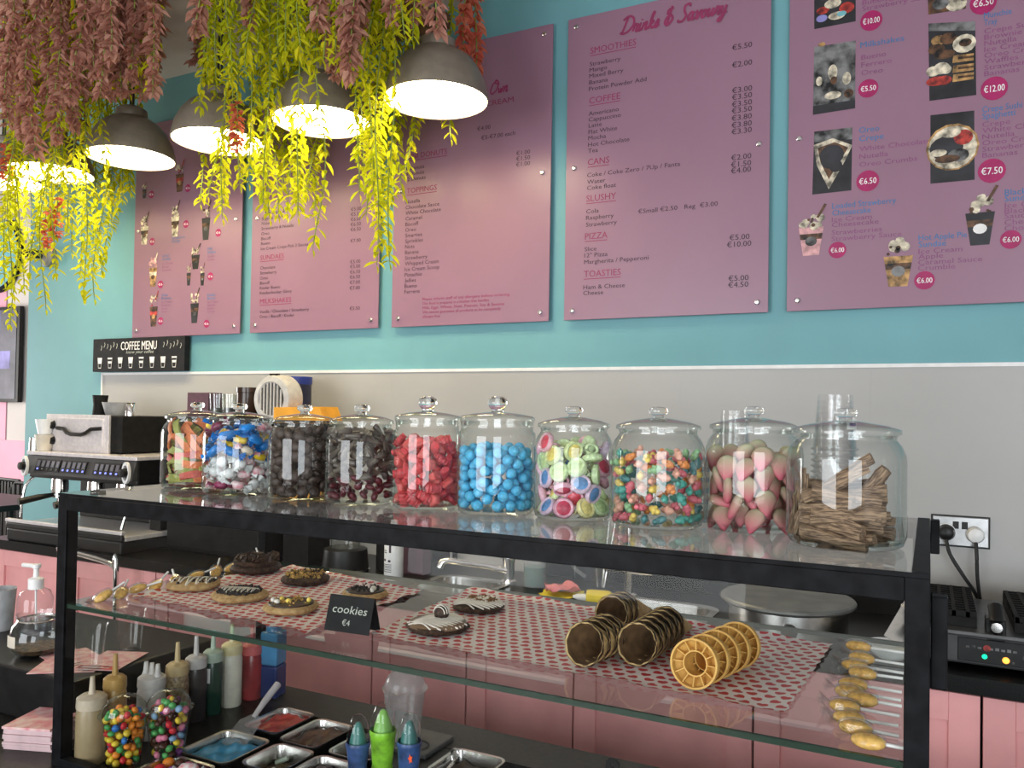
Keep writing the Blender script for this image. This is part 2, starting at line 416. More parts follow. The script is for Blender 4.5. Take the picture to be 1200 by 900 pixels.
# ---------------------------------------------------------------- menu boards
BY = WY-.026
GLY = dict(D=(.82, [[(.28,1.0),(.2,.5),(.1,.06),(0,.1),(.2,0),(.55,.12),(.78,.5),(.62,.9),(.3,1.0),(0,.82)]]),
 r=(.34, [[(0,.05),(.1,.46),(.17,.40),(.27,.41),(.22,.1),(.28,0),(.36,.1)]]),
 i=(.26, [[(0,.1),(.1,.45),(.06,.1),(.13,0),(.26,.12)], [(.13,.62),(.15,.68)]]),
 n=(.42, [[(0,0),(.08,.45)], [(.04,.2),(.18,.44),(.27,.38),(.24,.08),(.32,0),(.42,.12)]]),
 k=(.40, [[(.02,0),(.14,.6),(.2,.92),(.12,.9),(.06,.4)], [(.06,.22),(.24,.44),(.26,.33),(.12,.24),(.26,.02),(.40,.1)]]),
 s=(.32, [[(0,.08),(.16,.46),(.22,.2),(.18,.03),(.05,.02),(.1,.05),(.32,.12)]]),
 S=(.62, [[(.6,.82),(.5,1.0),(.25,.9),(.3,.6),(.46,.33),(.35,.05),(.1,.02),(0,.15)]]),
 a=(.44, [[(.3,.4),(.15,.46),(.02,.25),(.08,.02),(.22,.1),(.32,.44),(.28,.1),(.34,0),(.45,.12)]]),
 v=(.38, [[(0,.38),(.08,.44),(.12,.05),(.2,.05),(.3,.42),(.4,.38)]]),
 o=(.38, [[(.2,.44),(.05,.3),(.08,.03),(.22,.03),(.28,.3),(.2,.44),(.28,.36),(.40,.38)]]),
 u=(.45, [[(0,.1),(.08,.44),(.05,.12),(.12,0),(.25,.15),(.32,.44),(.28,.1),(.35,0),(.46,.12)]]),
 y=(.42, [[(0,.3),(.08,.44),(.06,.15),(.14,.02),(.26,.15),(.33,.44),(.22,-.3),(.08,-.42),(.02,-.3),(.42,.1)]]),
 O=(.75, [[(.4,.98),(.1,.7),(.05,.2),(.3,0),(.6,.3),(.6,.8),(.35,1.0),(.3,.8),(.75,.66)]]),
 w=(.50, [[(0,.4),(.06,.1),(.14,.02),(.24,.32),(.24,.1),(.32,.02),(.42,.4),(.5,.38)]]),
 Y=(.62, [[(0,.9),(.1,1.0),(.15,.6),(.3,.5),(.5,1.0),(.4,.4),(.3,-.1),(.12,-.2),(.1,-.05),(.5,.2)]]))
GLY['&'] = (.62, [[(.42,.95),(.15,.9),(.12,.65),(.38,.55),(.12,.42),(.08,.12),(.3,.0),(.52,.25),(.44,.5)], [(.3,1.08),(.22,-.08)]])
def script(mb, body, X, Y, Z, h, width, thick=.012):
    """brush-script lettering drawn as strokes"""
    strokes, cx = [], 0
    for ch in body:
        if ch == ' ': cx += .28; continue
        adv, ss = GLY[ch]
        for st in ss: strokes.append([(cx+p[0]+.28*p[1], p[1]) for p in st])
        cx += adv
    k = width/(cx+.2)
    for st in strokes:
        mb.ribbon([(X+p.x*k, Z+p.y*h) for p in smooth_line(st, 5)], thick, Y-.00012*strokes.index(st))
boards = []
def board(px0, px1, pyr, ztop, label, x0=None, x1=None):
    """acrylic board pinned to the wall; pixel columns of its lower corners fix its run along the wall"""
    x0 = at(px0, pyr, Y=BY)[0] if x0 is None else x0
    x1 = at(px1, pyr, Y=BY)[0] if x1 is None else x1
    b = thing('menu_board', label, 'menu board', ((x0+x1)/2, WY-.0015, 1.972), group='mauve menu boards on the blue wall')
    hw, h = (x1-x0)/2, ztop-1.972
    MB().box(-hw, hw, -.026, -.02, 0, h).build('board_panel', MT['board'], b, bevel=.001)
    for sx in (-1, 1):
        for z in (.035, h*.5, h-.035):
            MB().lathe([(0, 0), (.009, 0), (.009, .006), (.006, .009), (0, .0095)], 12, M=Matrix.Translation((sx*(hw-.035), -.026, z)) @ Matrix.Rotation(PI/2, 4, 'X')).lathe([(.006, 0), (.006, .02)], 8, M=Matrix.Translation((sx*(hw-.035), 0, z)) @ Matrix.Rotation(PI/2, 4, 'X')).build('screw_cap', MT['screw'], b, smooth=40)
    boards.append((b, x0, x1))
    return b
class Print:
    """collects flat print for one board; coordinates in photo pixels are turned into places on that board"""
    def __init__(s, b): s.b = b; s.o = Vector(b.location); s.Y = -.0268
    def pt(s, px, py):
        p = at(px, py, Y=BY)-s.o; return p[0], p[2]
    def line(s, mb, px, py, body, size, px2=None, align='LEFT', bold=.012, sx=1):
        X, Z = s.pt(px, py); wd = None
        if px2 is not None: wd = abs(s.pt(px2, py)[0]-X)
        mb.text(body, X, s.Y, Z, size, wd, align, bold=bold, sx=sx)
    def poly(s, mb, pts, dy=0):
        q = [s.pt(*p) for p in pts]; mb.add([(a, s.Y-dy, c) for a, c in q], [tuple(range(len(q)))[::-1]])
    def circ(s, mb, px, py, r, dy=0, sz=1, n=18):
        X, Z = s.pt(px, py); mb.add([(X+r*math.cos(2*PI*i/n), s.Y-dy, Z+r*sz*math.sin(2*PI*i/n)) for i in range(n)], [tuple(range(n))])
    def price(s, px, py, r, body):
        a = MB(); s.circ(a, px, py, r); o = a.build('price_circle', MT['circle'], s.b)
        t = MB(); X, Z = s.pt(px, py); t.text(body, X, s.Y-.0006, Z-r*.28, r*.8, r*1.5, 'CENTER'); t.build('price', MT['white_print'], o)
    def cup(s, px, py, wd, hh, cols, straw=1):
        """printed picture of a sundae in a tapering cup, py is the foot"""
        X, Z = s.pt(px, py); Y = s.Y
        a = MB()
        body = lambda z0, z1, k, dy: a.add([(X-wd*(.32+.18*z0/ .6), Y-dy, Z+hh*z0), (X+wd*(.32+.18*z0/.6), Y-dy, Z+hh*z0), (X+wd*(.32+.18*z1/.6), Y-dy, Z+hh*z1), (X-wd*(.32+.18*z1/.6), Y-dy, Z+hh*z1)], [(0, 1, 2, 3)])
        a.cur = 0; body(0, .60, 0, 0)
        a.cur = 1; body(.34, .46, 0, .0003)
        a.cur = 3; a.add([(X+wd*.24*math.cos(t*PI/6), Y-.0006, Z+hh*.30+wd*.2*math.sin(t*PI/6)) for t in range(12)], [tuple(range(12))])
        rng = random.Random(px*7+py)
        a.cur = 2
        for k in range(9):
            cx, cz, r = X+wd*rng.uniform(-.38, .38), Z+hh*rng.uniform(.62, .9), wd*rng.uniform(.1, .2)
            a.add([(cx+r*math.cos(t*PI/4), Y-.0008-.0001*k, cz+r*math.sin(t*PI/4)) for t in range(8)], [tuple(range(8))])
        a.cur = 1
        for k in range(4):
            cx, cz, r = X+wd*rng.uniform(-.35, .35), Z+hh*rng.uniform(.6, .85), wd*rng.uniform(.05, .1)
            a.add([(cx+r*math.cos(t*PI/3), Y-.002, cz+r*math.sin(t*PI/3)) for t in range(6)], [tuple(range(6))])
        if straw: a.add([(X+wd*.2, Y-.0022, Z+hh*.8), (X+wd*.3, Y-.0022, Z+hh*.78), (X+wd*.62, Y-.0022, Z+hh*1.06), (X+wd*.52, Y-.0022, Z+hh*1.08)], [(0, 1, 2, 3)])
        a.build('printed_sundae', [MT[c] for c in cols], s.b)

# board with drinks, the fourth from the left
b4 = board(661, 900, 369, 3.118, 'mauve menu board headed Drinks and Savoury')
P = Print(b4)
t = MB(); X, Z = P.pt(727, 41); script(t, 'Drinks & Savoury', X, P.Y, Z, .060, P.pt(850, 41)[0]-X+.015, .0085); t.build('script_title', MT['heading'], b4)
def sections(P, heads, hs=.034):
    for px, py, body, px2 in heads:
        t = MB(); P.line(t, px, py, body, hs, px2, bold=.016)
        X, Z = P.pt(px, py); X2 = P.pt(px2, py)[0]
        t.add([(X, P.Y, Z-.009), (X2, P.Y, Z-.009), (X2, P.Y, Z-.0062), (X, P.Y, Z-.0062)], [(0, 1, 2, 3)])
        t.build('section_heading', MT['heading'], P.b)
def column(P, name, rows, size, m='text', right=False, bold=.012, sx=1.1):
    for px, py, body, *end in rows:
        t = MB(); P.line(t, px, py, body, size, end[0] if end else None, align='RIGHT' if right else 'LEFT', bold=bold, sx=sx); t.build(name[:-1], MT[m], P.b)
sections(P, [(692, 63.5, 'SMOOTHIES', 745.5), (690.6, 122, 'COFFEE', 727), (689, 194, 'CANS', 714), (687.4, 236.7, 'SLUSHY', 722), (685.7, 281, 'PIZZA', 712), (684.5, 325, 'TOASTIES', 727.5)])
for i, (rows, nm) in enumerate([([(691.3,78,'Strawberry'),(691,85,'Mango'),(690.8,92,'Mixed Berry'),(690.6,99.5,'Banana'),(690.4,107,'Protein Powder Add')],0),
    ([(690,136,'Americano'),(690,143,'Cappuccino'),(690,150,'Latte'),(689.8,157.5,'Flat White'),(689.6,164.7,'Mocha'),(689.4,172.4,'Hot Chocolate'),(689.2,179.6,'Tea')],0),
    ([(688.3,208,'Coke / Coke Zero / 7Up / Fanta'),(688.3,216,'Water'),(688.2,223,'Coke float')],0),
    ([(687.2,250.5,'Cola'),(687,258,'Raspberry'),(686.9,266,'Strawberry'),(748,250.5,'€Small €2.50   Reg  €3.00')],0),
    ([(685.3,294.7,'Slice'),(685,302,'12" Pizza'),(684.8,309.7,'Margherita / Pepperoni')],0),
    ([(683.8,339.3,'Ham & Cheese'),(683.7,346,'Cheese')],0)]):
    column(P, 'menu_lines', rows, .0225, sx=1.2)
column(P, 'price_lines', [(881.5,55,'€5.50'),(881.5,75.7,'€2.00'),(881.5,106,'€3.00'),(881.4,114,'€3.50'),(881.3,122.3,'€3.50'),(881.2,130,'€3.50'),(881,138.7,'€3.80'),(881,147,'€3.80'),(881,154.8,'€3.30'),(880.5,185.5,'€2.00'),(880.3,193.7,'€1.50'),(880.2,201,'€4.00'),(878.4,280,'€5.00'),(880.5,288,'€10.00'),(877.3,328.3,'€5.00'),(877,336,'€4.50')], .0265, right=True, bold=.014)

# third board: toppings
b3 = board(459, 643, 378.5, 3.118, 'mauve menu board listing toppings, right of the long vines')
P = Print(b3)
t = MB(); X, Z = P.pt(548, 116); script(t, 'Your Own', X, P.Y, Z, .052, P.pt(598, 108)[0]-X, .006); t.build('script_title', MT['heading'], b3)
t = MB(); P.line(t, 553, 128, 'ICE CREAM', .03, 602, bold=.009); t.build('section_heading', MT['heading'], b3)
sections(P, [(476, 187.5, 'MINI DONUTS', 524), (477, 227, 'TOPPINGS', 512)], .032)
column(P, 'menu_lines', [(476.3,200,'6 Donuts'),(476.2,206.4,'9 Donuts'),(476,212.8,'12 Donuts')], .022)
rows = ['Nutella','Chocolate Sauce','White Chocolate','Caramel','Biscoff','Oreo','Smarties','Sprinkles','Nuts','Banana','Strawberry','Whipped Cream','Ice Cream Scoop','Pistachio','Jellies','Bueno','Ferrero']
column(P, 'menu_lines', [(475.8-.09*i, 239+6.58*i, r) for i, r in enumerate(rows)], .0225)
t = MB()
for i, (r, px2) in enumerate([('Please inform staff of any allergens before ordering.', 598), ('Our food is prepared in a kitchen that handles', 573), ('Milk, Eggs, Wheat, Nuts, Peanuts, Soy & Sesame', 591), ('We cannot guarantee all products to be completely', 587), ('allergen free', 516)]):
    P.line(t, 495.5, 352.3+5.1*i, r, .0165, px2, bold=.012)
t.build('allergen_notice', MT['heading'], b3)
column(P, 'price_lines', [(621.5,180,'€1.00'),(621.4,186.7,'€1.50'),(621.3,193.5,'€1.00'),(575,151,'€4.00'),(604,158,'€5-€7.00 each')], .0235, right=True)

# second board
b2 = board(293, 443, 383.5, 3.04, 'mauve menu board of sundaes and milkshakes behind the middle vines')
P = Print(b2)
sections(P, [(305.3, 305, 'SUNDAES', 333), (305, 356, 'MILKSHAKES', 341.5), (306.5, 236, 'CREPES', 333)], .031)
column(P, 'menu_lines', [(310.5,252,'Strawberry & Cream'),(307.3,258.5,'Sugar & Lemon'),(307,264,'Nutella'),(306.8,270,'Strawberry & Nutella'),(306.6,276,'Oreo'),(306.4,281.8,'Biscoff'),(306.2,287.5,'Bueno'),(306,293.5,'Ice Cream Crepe Pick 2 Sauces')], .0205)
column(P, 'menu_lines', [(305.2,316,'Chocolate'),(305.1,322,'Strawberry'),(305,328,'Oreo'),(305,333.8,'Biscoff'),(304.9,339.5,'Kinder Bueno'),(304.9,345.3,'Knickerbocker Glory')], .0205)
column(P, 'menu_lines', [(304.7,367.3,'Vanilla / Chocolate / Strawberry'),(304.6,373,'Oreo / Biscoff / Kinder')], .0205)
column(P, 'price_lines', [(423.6,246,'€5.00'),(423.4,252,'€5.50'),(423.3,258,'€6.00'),(423.2,264,'€6.50'),(423.1,270,'€6.50'),(423,283.2,'€7.00'),(422.6,308,'€5.00'),(422.5,313.7,'€5.00'),(422.4,320,'€6.50'),(422.3,326,'€6.50'),(422.2,332.3,'€7.00'),(422,339,'€7.00'),(422,363,'€5.50')], .0215, right=True)

# first board, far left
b1 = board(155, 281, 390, 3.06, 'leftmost mauve menu board with pictures of sundaes')
P = Print(b1)
K1 = [('cream_print','brown_print','cream_print','brown_print'), ('brown_print','red_print','cream_print','gold_print'), ('gold_print','cream_print','pink_print','brown_print'), ('black_print','brown_print','cream_print','grey_print')]
for k, (zx, zy, zh, q, cx, cy) in enumerate([(110,197,60,3,142,180),(265,168,115,1,302,152),(110,400,120,0,145,387),(245,365,130,0,294,310),(380,380,140,3,436,348),(148,585,125,2,182,575),(335,508,90,3,401,540),(305,580,80,3,0,0),(365,580,80,3,0,0),(150,760,130,1,182,736),(330,745,125,3,384,748)]):
    hh = zh/3.75/954*4.6
    P.cup(140+zx/3.75, 180+zy/3.75, .058 if zh > 85 else .03, hh, K1[q])
    if cx: P.price(140+cx/3.75, 180+cy/3.75, .0195, '€6')
rows = [(190,455,'Lotus'),(190,470,'Sundae'),(388,425,'Milk'),(388,440,'Shakes'),(186,628,'Oreo'),(186,642,'Brownie'),(388,628,'Kinder'),(388,642,'Bueno'),(232,378,'Strawberry'),(232,392,'Sundae')]
column(P, 'item_titles', [(140+a/3.75, 180+b/3.75, c) for a, b, c in rows], .019, 'blue_text')
rows = [(190,490+14*i,c) for i, c in enumerate(('Ice Cream','Biscuit','Caramel'))]+[(388,458+14*i,c) for i, c in enumerate(('Vanilla','Cream'))]+[(186,658+14*i,c) for i, c in enumerate(('Ice Cream','Brownie','Sauce','Oreo'))]+[(388,658+14*i,c) for i, c in enumerate(('Ice Cream','Nutella','Bueno','Cream'))]
column(P, 'item_lines', [(140+a/3.75, 180+b/3.75, c) for a, b, c in rows], .0165, 'soft_text', bold=.0)

# fifth board, right edge of the photograph
b5 = board(922, 1247, 356, 3.118, 'rightmost mauve menu board with dessert photographs', x1=at(922, 360, Y=BY)[0]+.80)
P = Print(b5)
a6 = lambda x, y: (920+x/4.2857, y/4.2857)
a7 = lambda x, y: (920+x/4.2857, 180+y/4.2857)
def photo(corners, bg):
    m = MB(); P.poly(m, corners); o = m.build('printed_photo', MT[bg], b5); return o
def blobs(o, items, dy=.0006):
    """printed shapes in a photograph: (x, y, radius in pixels, aspect, colour)"""
    for k, (px, py, r, sz, m) in enumerate(items):
        a = MB(); P.circ(a, px, py, r*.0029, dy+.0001*k, sz, 14); a.build('printed_shape', MT[m], o)
o = photo([a6(147,-110), a6(355,-150), a6(355,108), a6(147,148)], 'black_print')
blobs(o, [(*a6(190,55),7,.6,'red_print'),(*a6(240,20),9,.6,'cream_print'),(*a6(310,40),8,.8,'red_print'),(*a6(185,95),6,.7,'violet_print'),(*a6(260,80),9,.5,'cream_print'),(*a6(285,70),5,.6,'teal_sign')])
o = photo([a6(147,238), a6(355,205), a6(352,545), a6(140,578)], 'grey_print')
blobs(o, [(*a6(240,365),5,1.8,'cream_print'),(*a6(172,410),3.4,1.6,'cream_print'),(*a6(310,395),4.5,1.6,'cream_print'),(*a6(240,480),9,.5,'cream_print'),(*a6(185,225),4,.6,'gold_print'),(*a6(320,470),5,1,'brown_print'),(*a6(245,405),3.5,1.3,'brown_print')])
m = MB(); P.poly(m, [a6(141,535), a6(352,502), a6(352,545), a6(140,578)], .0005); m.build('printed_shape', MT['black_print'], o)
o = photo([a6(147,663), a6(338,640), a7(333,185), a7(137,207)], 'black_print')
m = MB(); P.poly(m, [a6(147,663), a6(338,640), a6(338,700), a6(147,715)], .0004); m.build('printed_shape', MT['grey_print'], o)
m = MB(); P.poly(m, [a6(145,730), a6(240,695), a6(338,730), a7(300,40), a7(220,180), a7(160,60)], .0006); m.build('printed_shape', MT['cream_print'], o)
m = MB(); P.poly(m, [a6(165,745), a6(250,715), a6(318,742), a7(285,25), a7(220,130), a7(178,45)], .0009); m.build('printed_shape', MT['brown_print'], o)
blobs(o, [(*a6(235,780),13,.9,'black_print'),(*a7(222,30),9,1.2,'black_print'),(*a6(255,835),7,1,'black_print')], .0012)
o = photo([a6(715,-60), a6(908,-85), a6(908,45), a6(720,75)], 'brown_print')
blobs(o, [(*a6(860,20),10,.8,'cream_print'),(*a6(780,20),8,.8,'grey_print')])
o = photo([a6(720,140), a6(955,108), a6(960,478), a6(725,508)], 'black_print')
m = MB(); P.poly(m, [a6(720,120), a6(955,108), a6(955,155), a6(720,158)], .0004); m.build('printed_shape', MT['grey_print'], o)
blobs(o, [(*a6(770,205),7,.8,'gold_print'),(*a6(820,195),8,.8,'brown_print'),(*a6(900,220),11,.9,'cream_print'),(*a6(905,215),6,.7,'brown_print'),(*a6(760,250),8,.7,'brown_print'),(*a6(745,360),7,.8,'cream_print'),(*a6(785,345),8,.8,'cream_print'),(*a6(810,350),5,1,'cream_print'),(*a6(760,410),10,.5,'red_print'),(*a6(800,405),7,.7,'red_print'),(*a6(800,275),10,.5,'brown_print')])
for y in (300, 350, 395):
    m = MB(); P.poly(m, [a6(845,y-18), a6(948,y-30), a6(946,y+5), a6(840,y+20)], .002); m.build('printed_shape', MT['gold_print'], o)
    m = MB(); P.poly(m, [a6(870,y-10), a6(948,y-18), a6(946,y-8), a6(868,y+2)], .0024); m.build('printed_shape', MT['brown_print'], o)
o = photo([a6(730,580), a6(950,556), a7(952,132), a7(730,152)], 'black_print')
blobs(o, [(*a6(840,740),25,1.0,'gold_print'),(*a6(840,742),23,1.0,'cream_print'),(*a6(810,745),16,.8,'black_print'),(*a6(895,690),9,.9,'red_print'),(*a6(830,665),10,.6,'cream_print'),(*a6(870,780),10,.7,'grey_print'),(*a6(770,770),8,.5,'cream_print'),(*a6(815,800),12,.35,'brown_print')])
column(P, 'item_titles', [(*a6(378,243),'Milkshakes',920+597/4.2857),(*a6(372,670),'Oreo',920+473/4.2857),(*a6(372,712),'Crepe',920+495/4.2857),(*a6(998,95),'Munchie',920+1137/4.2857),(*a6(998,131),'Tray',920+1065/4.2857),(*a6(990,567),'Crepe Sushi',920+1190/4.2857),(*a6(990,600),'Spaghetti',920+1155/4.2857),(*a7(237,278),'Loaded Strawberry',920+557/4.2857),(*a7(237,313),'Cheesecake',920+430/4.2857),(*a7(670,438),'Hot Apple Pie',920+913/4.2857),(*a7(670,472),'Sundae'),(*a7(1103,212),'Black Forest'),(*a7(1103,243),'Sundae')], .0265, 'blue_text', bold=.009, sx=1.02)
rows = [(*a6(388,28),'Bubblegum'),(*a6(388,58),'Strawberry Sauce'),(*a6(383,302),'Bueno'),(*a6(383,340),'Ferrero'),(*a6(383,380),'Oreo'),(*a6(373,762),'White Chocolate'),(*a6(373,800),'Nutella'),(*a6(373,840),'Oreo Crumbs')]
rows += [(*a6(1000,172+30.5*i),c) for i, c in enumerate(('Crepe Sushi','Brownie','Nutella','Ice Cream Waffle','Oreo Crumbs','Waffles','Strawberries','Bananas'))]
rows += [(*a6(990,640+31*i),c) for i, c in enumerate(('Crepe','White Chocolate','Nutella','Oreo Crumbs','Strawberries','Bananas'))]
rows += [(*a7(235,345),'Ice Cream'),(*a7(235,371),'Cheesecake'),(*a7(234,410),'Strawberries'),(*a7(233,441),'Strawberry Sauce'),(*a7(670,505),'Ice Cream'),(*a7(669,531),'Apple'),(*a7(668,560),'Caramel Sauce'),(*a7(667,588),'Crumble'),(*a7(1103,275),'Ice Cream'),(*a7(1102,303),'Black Forest'),(*a7(1102,328),'Sauce'),(*a7(1101,360),'Cherries'),(*a7(1101,390),'Chocolate')]
column(P, 'item_lines', rows, .0225, 'soft_text', bold=.006, sx=1.3)
for px, py, r, s_ in [(*a6(433,105),.033,'€10.00'),(*a6(418,445),.030,'€5.50'),(*a7(415,138),.034,'€6.50'),(*a6(995,15),.036,'€6.50'),(*a6(1050,445),.036,'€12.00'),(*a7(1038,87),.037,'€7.50'),(*a7(263,485),.027,'€6.00'),(*a7(700,637),.029,'€6.00'),(*a7(1133,432),.028,'€6.00')]:
    P.price(px, py, r, s_)
P.cup(*a7(130,512), .078, .155, ('pink_print','brown_print','cream_print','grey_print'))
P.cup(*a7(567,668), .084, .160, ('gold_print','brown_print','cream_print','grey_print'), 0)
P.cup(*a7(978,460), .078, .165, ('black_print','brown_print','cream_print','white_print'))

# coffee menu canvas
x0, x1, z0, z1 = -3.919, -3.236, 1.799, 1.970
cs = thing('coffee_sign', 'black coffee menu canvas under the leftmost menu board', 'sign', ((x0+x1)/2, WY, z0))
hw, hh = (x1-x0)/2, z1-z0
MB().box(-hw, hw, -.045, -.013, 0, hh).build('canvas_block', MT['slate'], cs, bevel=.002)
t = MB().text('COFFEE MENU', -hw*.36, -.0462, hh*.64, .062, hw*.78, bold=.03); t.build('lettering', MT['white_print'], cs)
t = MB().text('know your coffee', -hw*.24, -.0462, hh*.53, .024, hw*.6, shear=.3); t.build('small_lettering', MT['chalk'], cs)
t = MB()
for sx in (-1, 1):
    for k in range(6):
        xx = sx*(hw*(.56 if sx > 0 else .46)+k*.024)+(0 if sx > 0 else 0); zz = hh*(.76+.05*math.sin(k*2.1))
        t.ribbon([(xx, zz-.012), (xx+.008, zz+.004), (xx+.004, zz+.014)], .004, -.0462)
t.build('leaf_sprigs', MT['chalk'], cs)
for k in range(8):
    xx = -hw*.83+k*hw*.232
    m = MB(); m.add([(xx-.018, -.0462, hh*.42), (xx-.011, -.0462, hh*.10), (xx+.011, -.0462, hh*.10), (xx+.018, -.0462, hh*.42)], [(0, 1, 2, 3)])
    o = m.build('printed_cup', MT['white_print'], cs)
    m = MB(); m.add([(xx-.012, -.0466, hh*.24), (xx-.009, -.0466, hh*.12), (xx+.009, -.0466, hh*.12), (xx+.012, -.0466, hh*.24)], [(0, 1, 2, 3)]); 
    if k in (1, 4, 7): m.add([(xx-.016, -.0466, hh*.37), (xx-.015, -.0466, hh*.31), (xx+.015, -.0466, hh*.31), (xx+.016, -.0466, hh*.37)], [(0, 1, 2, 3)])
    m.build('printed_layer', MT['slate'], o)
# round fitting on the wall near the corner, picture, round sign, far table and chairs
p = at(60, 302, Y=WY)
o = thing('wall_camera', 'small round grey wall fitting with black arm on the blue wall', 'wall fitting', (p[0], WY, p[2]))
RX = Matrix.Rotation(PI/2, 4, 'X')
MB().lathe([(0, 0), (.055, 0), (.055, .03), (.04, .045), (0, .047)], 24, M=RX).build('base', mat('grey_plastic', (.22, .22, .21), .4), o, smooth=40)
MB().tube([(-.01, -.045, .01), (-.09, -.12, .015)], .024, 12).build('arm', MT['black_plastic'], o, smooth=40)
o = thing('picture', 'framed violet and grey picture on the far pink wall', 'picture', (-7.55, 4.49, 1.64))
MB().box(-.36, .34, -.05, -.01, 0, .86).build('frame', MT['black_plastic'], o, bevel=.003)
c = MB().box(-.33, .30, -.054, -.05, .03, .83).build('canvas', MT['grey_dark_print'], o)
MB().box(-.08, .06, -.0555, -.054, .03, .83).box(-.33, .22, -.0552, -.054, .30, .46).build('printed_stripe', MT['violet_print'], c)
o = thing('round_sign', 'round teal sign with dark rim on the far wall', 'sign', (-7.62, 4.49, 3.0))
MB().lathe([(0, 0), (.33, 0), (.33, .02), (0, .02)], 40, M=RX).build('face', MT['teal_sign'], o, smooth=40)
MB().lathe([(.32, 0), (.36, 0), (.36, .035), (.32, .035), (.32, 0)], 40, M=RX).build('rim', MT['frame'], o, smooth=40)
o = thing('cafe_table', 'black cafe table by the far pink wall', 'table', (-5.75, 3.4, 0))
MB().box(-.6, .36, -.3, .3, .915, .955).build('tabletop', MT['black_plastic'], o, bevel=.004)
for x_ in (-.5, .18): MB().tube([(x_, 0, 0), (x_, 0, .915)], .028, 10).build('leg', MT['black_plastic'], o, smooth=40)
MB().box(-.58, -.42, -.3, .3, 0, .02).box(.1, .26, -.3, .3, 0, .02).build('foot', MT['black_plastic'], o)
def chair(loc, rz, label):
    o = thing('cafe_chair', label, 'chair', loc, rz)
    MB().box(-.21, .21, -.2, .2, .43, .46).build('seat', MT['black_plastic'], o, bevel=.006)
    for sx in (-.18, .18):
        for sy in (-.17, .17): MB().tube([(sx*1.1, sy*1.15, 0), (sx, sy, .43)], .014, 6).build('leg', MT['black_plastic'], o)
    MB().tube([(-.2, .2, .44), (-.2, .25, .95), (-.16, .255, .99), (.16, .255, .99), (.2, .25, .95), (.2, .2, .44)], .016, 8).build('back_frame', MT['black_plastic'], o, smooth=40)
    for k in range(7): MB().box(-.17+k*.05, -.145+k*.05, .225, .245, .5, .98).build('slat', MT['black_plastic'], o)
chair((-6.33, 3.80, 0), .15, 'black slatted chair nearest the blue wall corner')
chair((-6.85, 3.9, 0), -.1, 'black slatted chair at the left end of the far cafe table')
# ================================================================ back counter
cw = thing('worktop', 'long black speckled worktop along the blue wall', 'worktop', (0, 0, 0))
S1, S2 = (-1.43, 2.56), (-.83, 2.56)              # centres of the two sinks
def slab(x0, x1, y0, y1): return MB().box(x0, x1, y0, y1, WZ-.04, WZ)
m = MB()
sx0, sx1, sx2, sx3, sy0, sy1 = -1.60, -1.34, -.94, -.60, 2.36, 2.62
for a in ((-3.86, sx0, 2.25, WY), (sx0, sx3, 2.25, sy0), (sx0, sx3, sy1, WY), (sx1, sx2, sy0, sy1), (sx3, 1.6, 2.25, WY)): m.box(a[0], a[1], a[2], a[3], WZ-.04, WZ)
m.build('worktop_slab', MT['dark_stone'], cw)
struct(MB().box(-1.17, 1.6, WY-.03, WY-.0085, WZ+.0005, WZ+.055).build('trim_2', MT['dark_stone']))
def sink(x0, x1, label):
    s = thing('sink', label, 'sink', ((x0+x1)/2, (sy0+sy1)/2, WZ), group='steel sinks in the worktop')
    hx, hy = (x1-x0)/2, (sy1-sy0)/2
    a = MB()
    def rr(hx, hy, r, z, n=5):
        pts = []
        for cx, cy, a0 in ((hx-r, hy-r, 0), (-hx+r, hy-r, PI/2), (-hx+r, -hy+r, PI), (hx-r, -hy+r, 1.5*PI)):
            for k in range(n+1): pts.append((cx+r*math.cos(a0+k*PI/2/n), cy+r*math.sin(a0+k*PI/2/n), z))
        return pts
    L = [rr(hx+.02, hy+.02, .07, .0005), rr(hx+.02, hy+.02, .07, .005), rr(hx-.004, hy-.004, .06, .004), rr(hx-.012, hy-.012, .055, -.12), rr(hx-.04, hy-.04, .03, -.15)]
    vs = sum(L, []); n = len(L[0]); fs = []
    for i in range(len(L)-1):
        for k in range(n): fs.append((i*n+k, i*n+(k+1) % n, (i+1)*n+(k+1) % n, (i+1)*n+k))
    fs.append(tuple(range((len(L)-1)*n, len(L)*n)))
    a.add(vs, fs).build('basin', MT['steel'], s, smooth=40)
    MB().lathe([(0, -.149), (.022, -.149), (.022, -.146), (.014, -.147), (0, -.147)], 16).build('drain', MT['chrome'], s)
sink(sx0, sx1, 'left steel sink with single lever tap beside it')
sink(sx2, sx3, 'right steel sink with twin handle tap behind it')
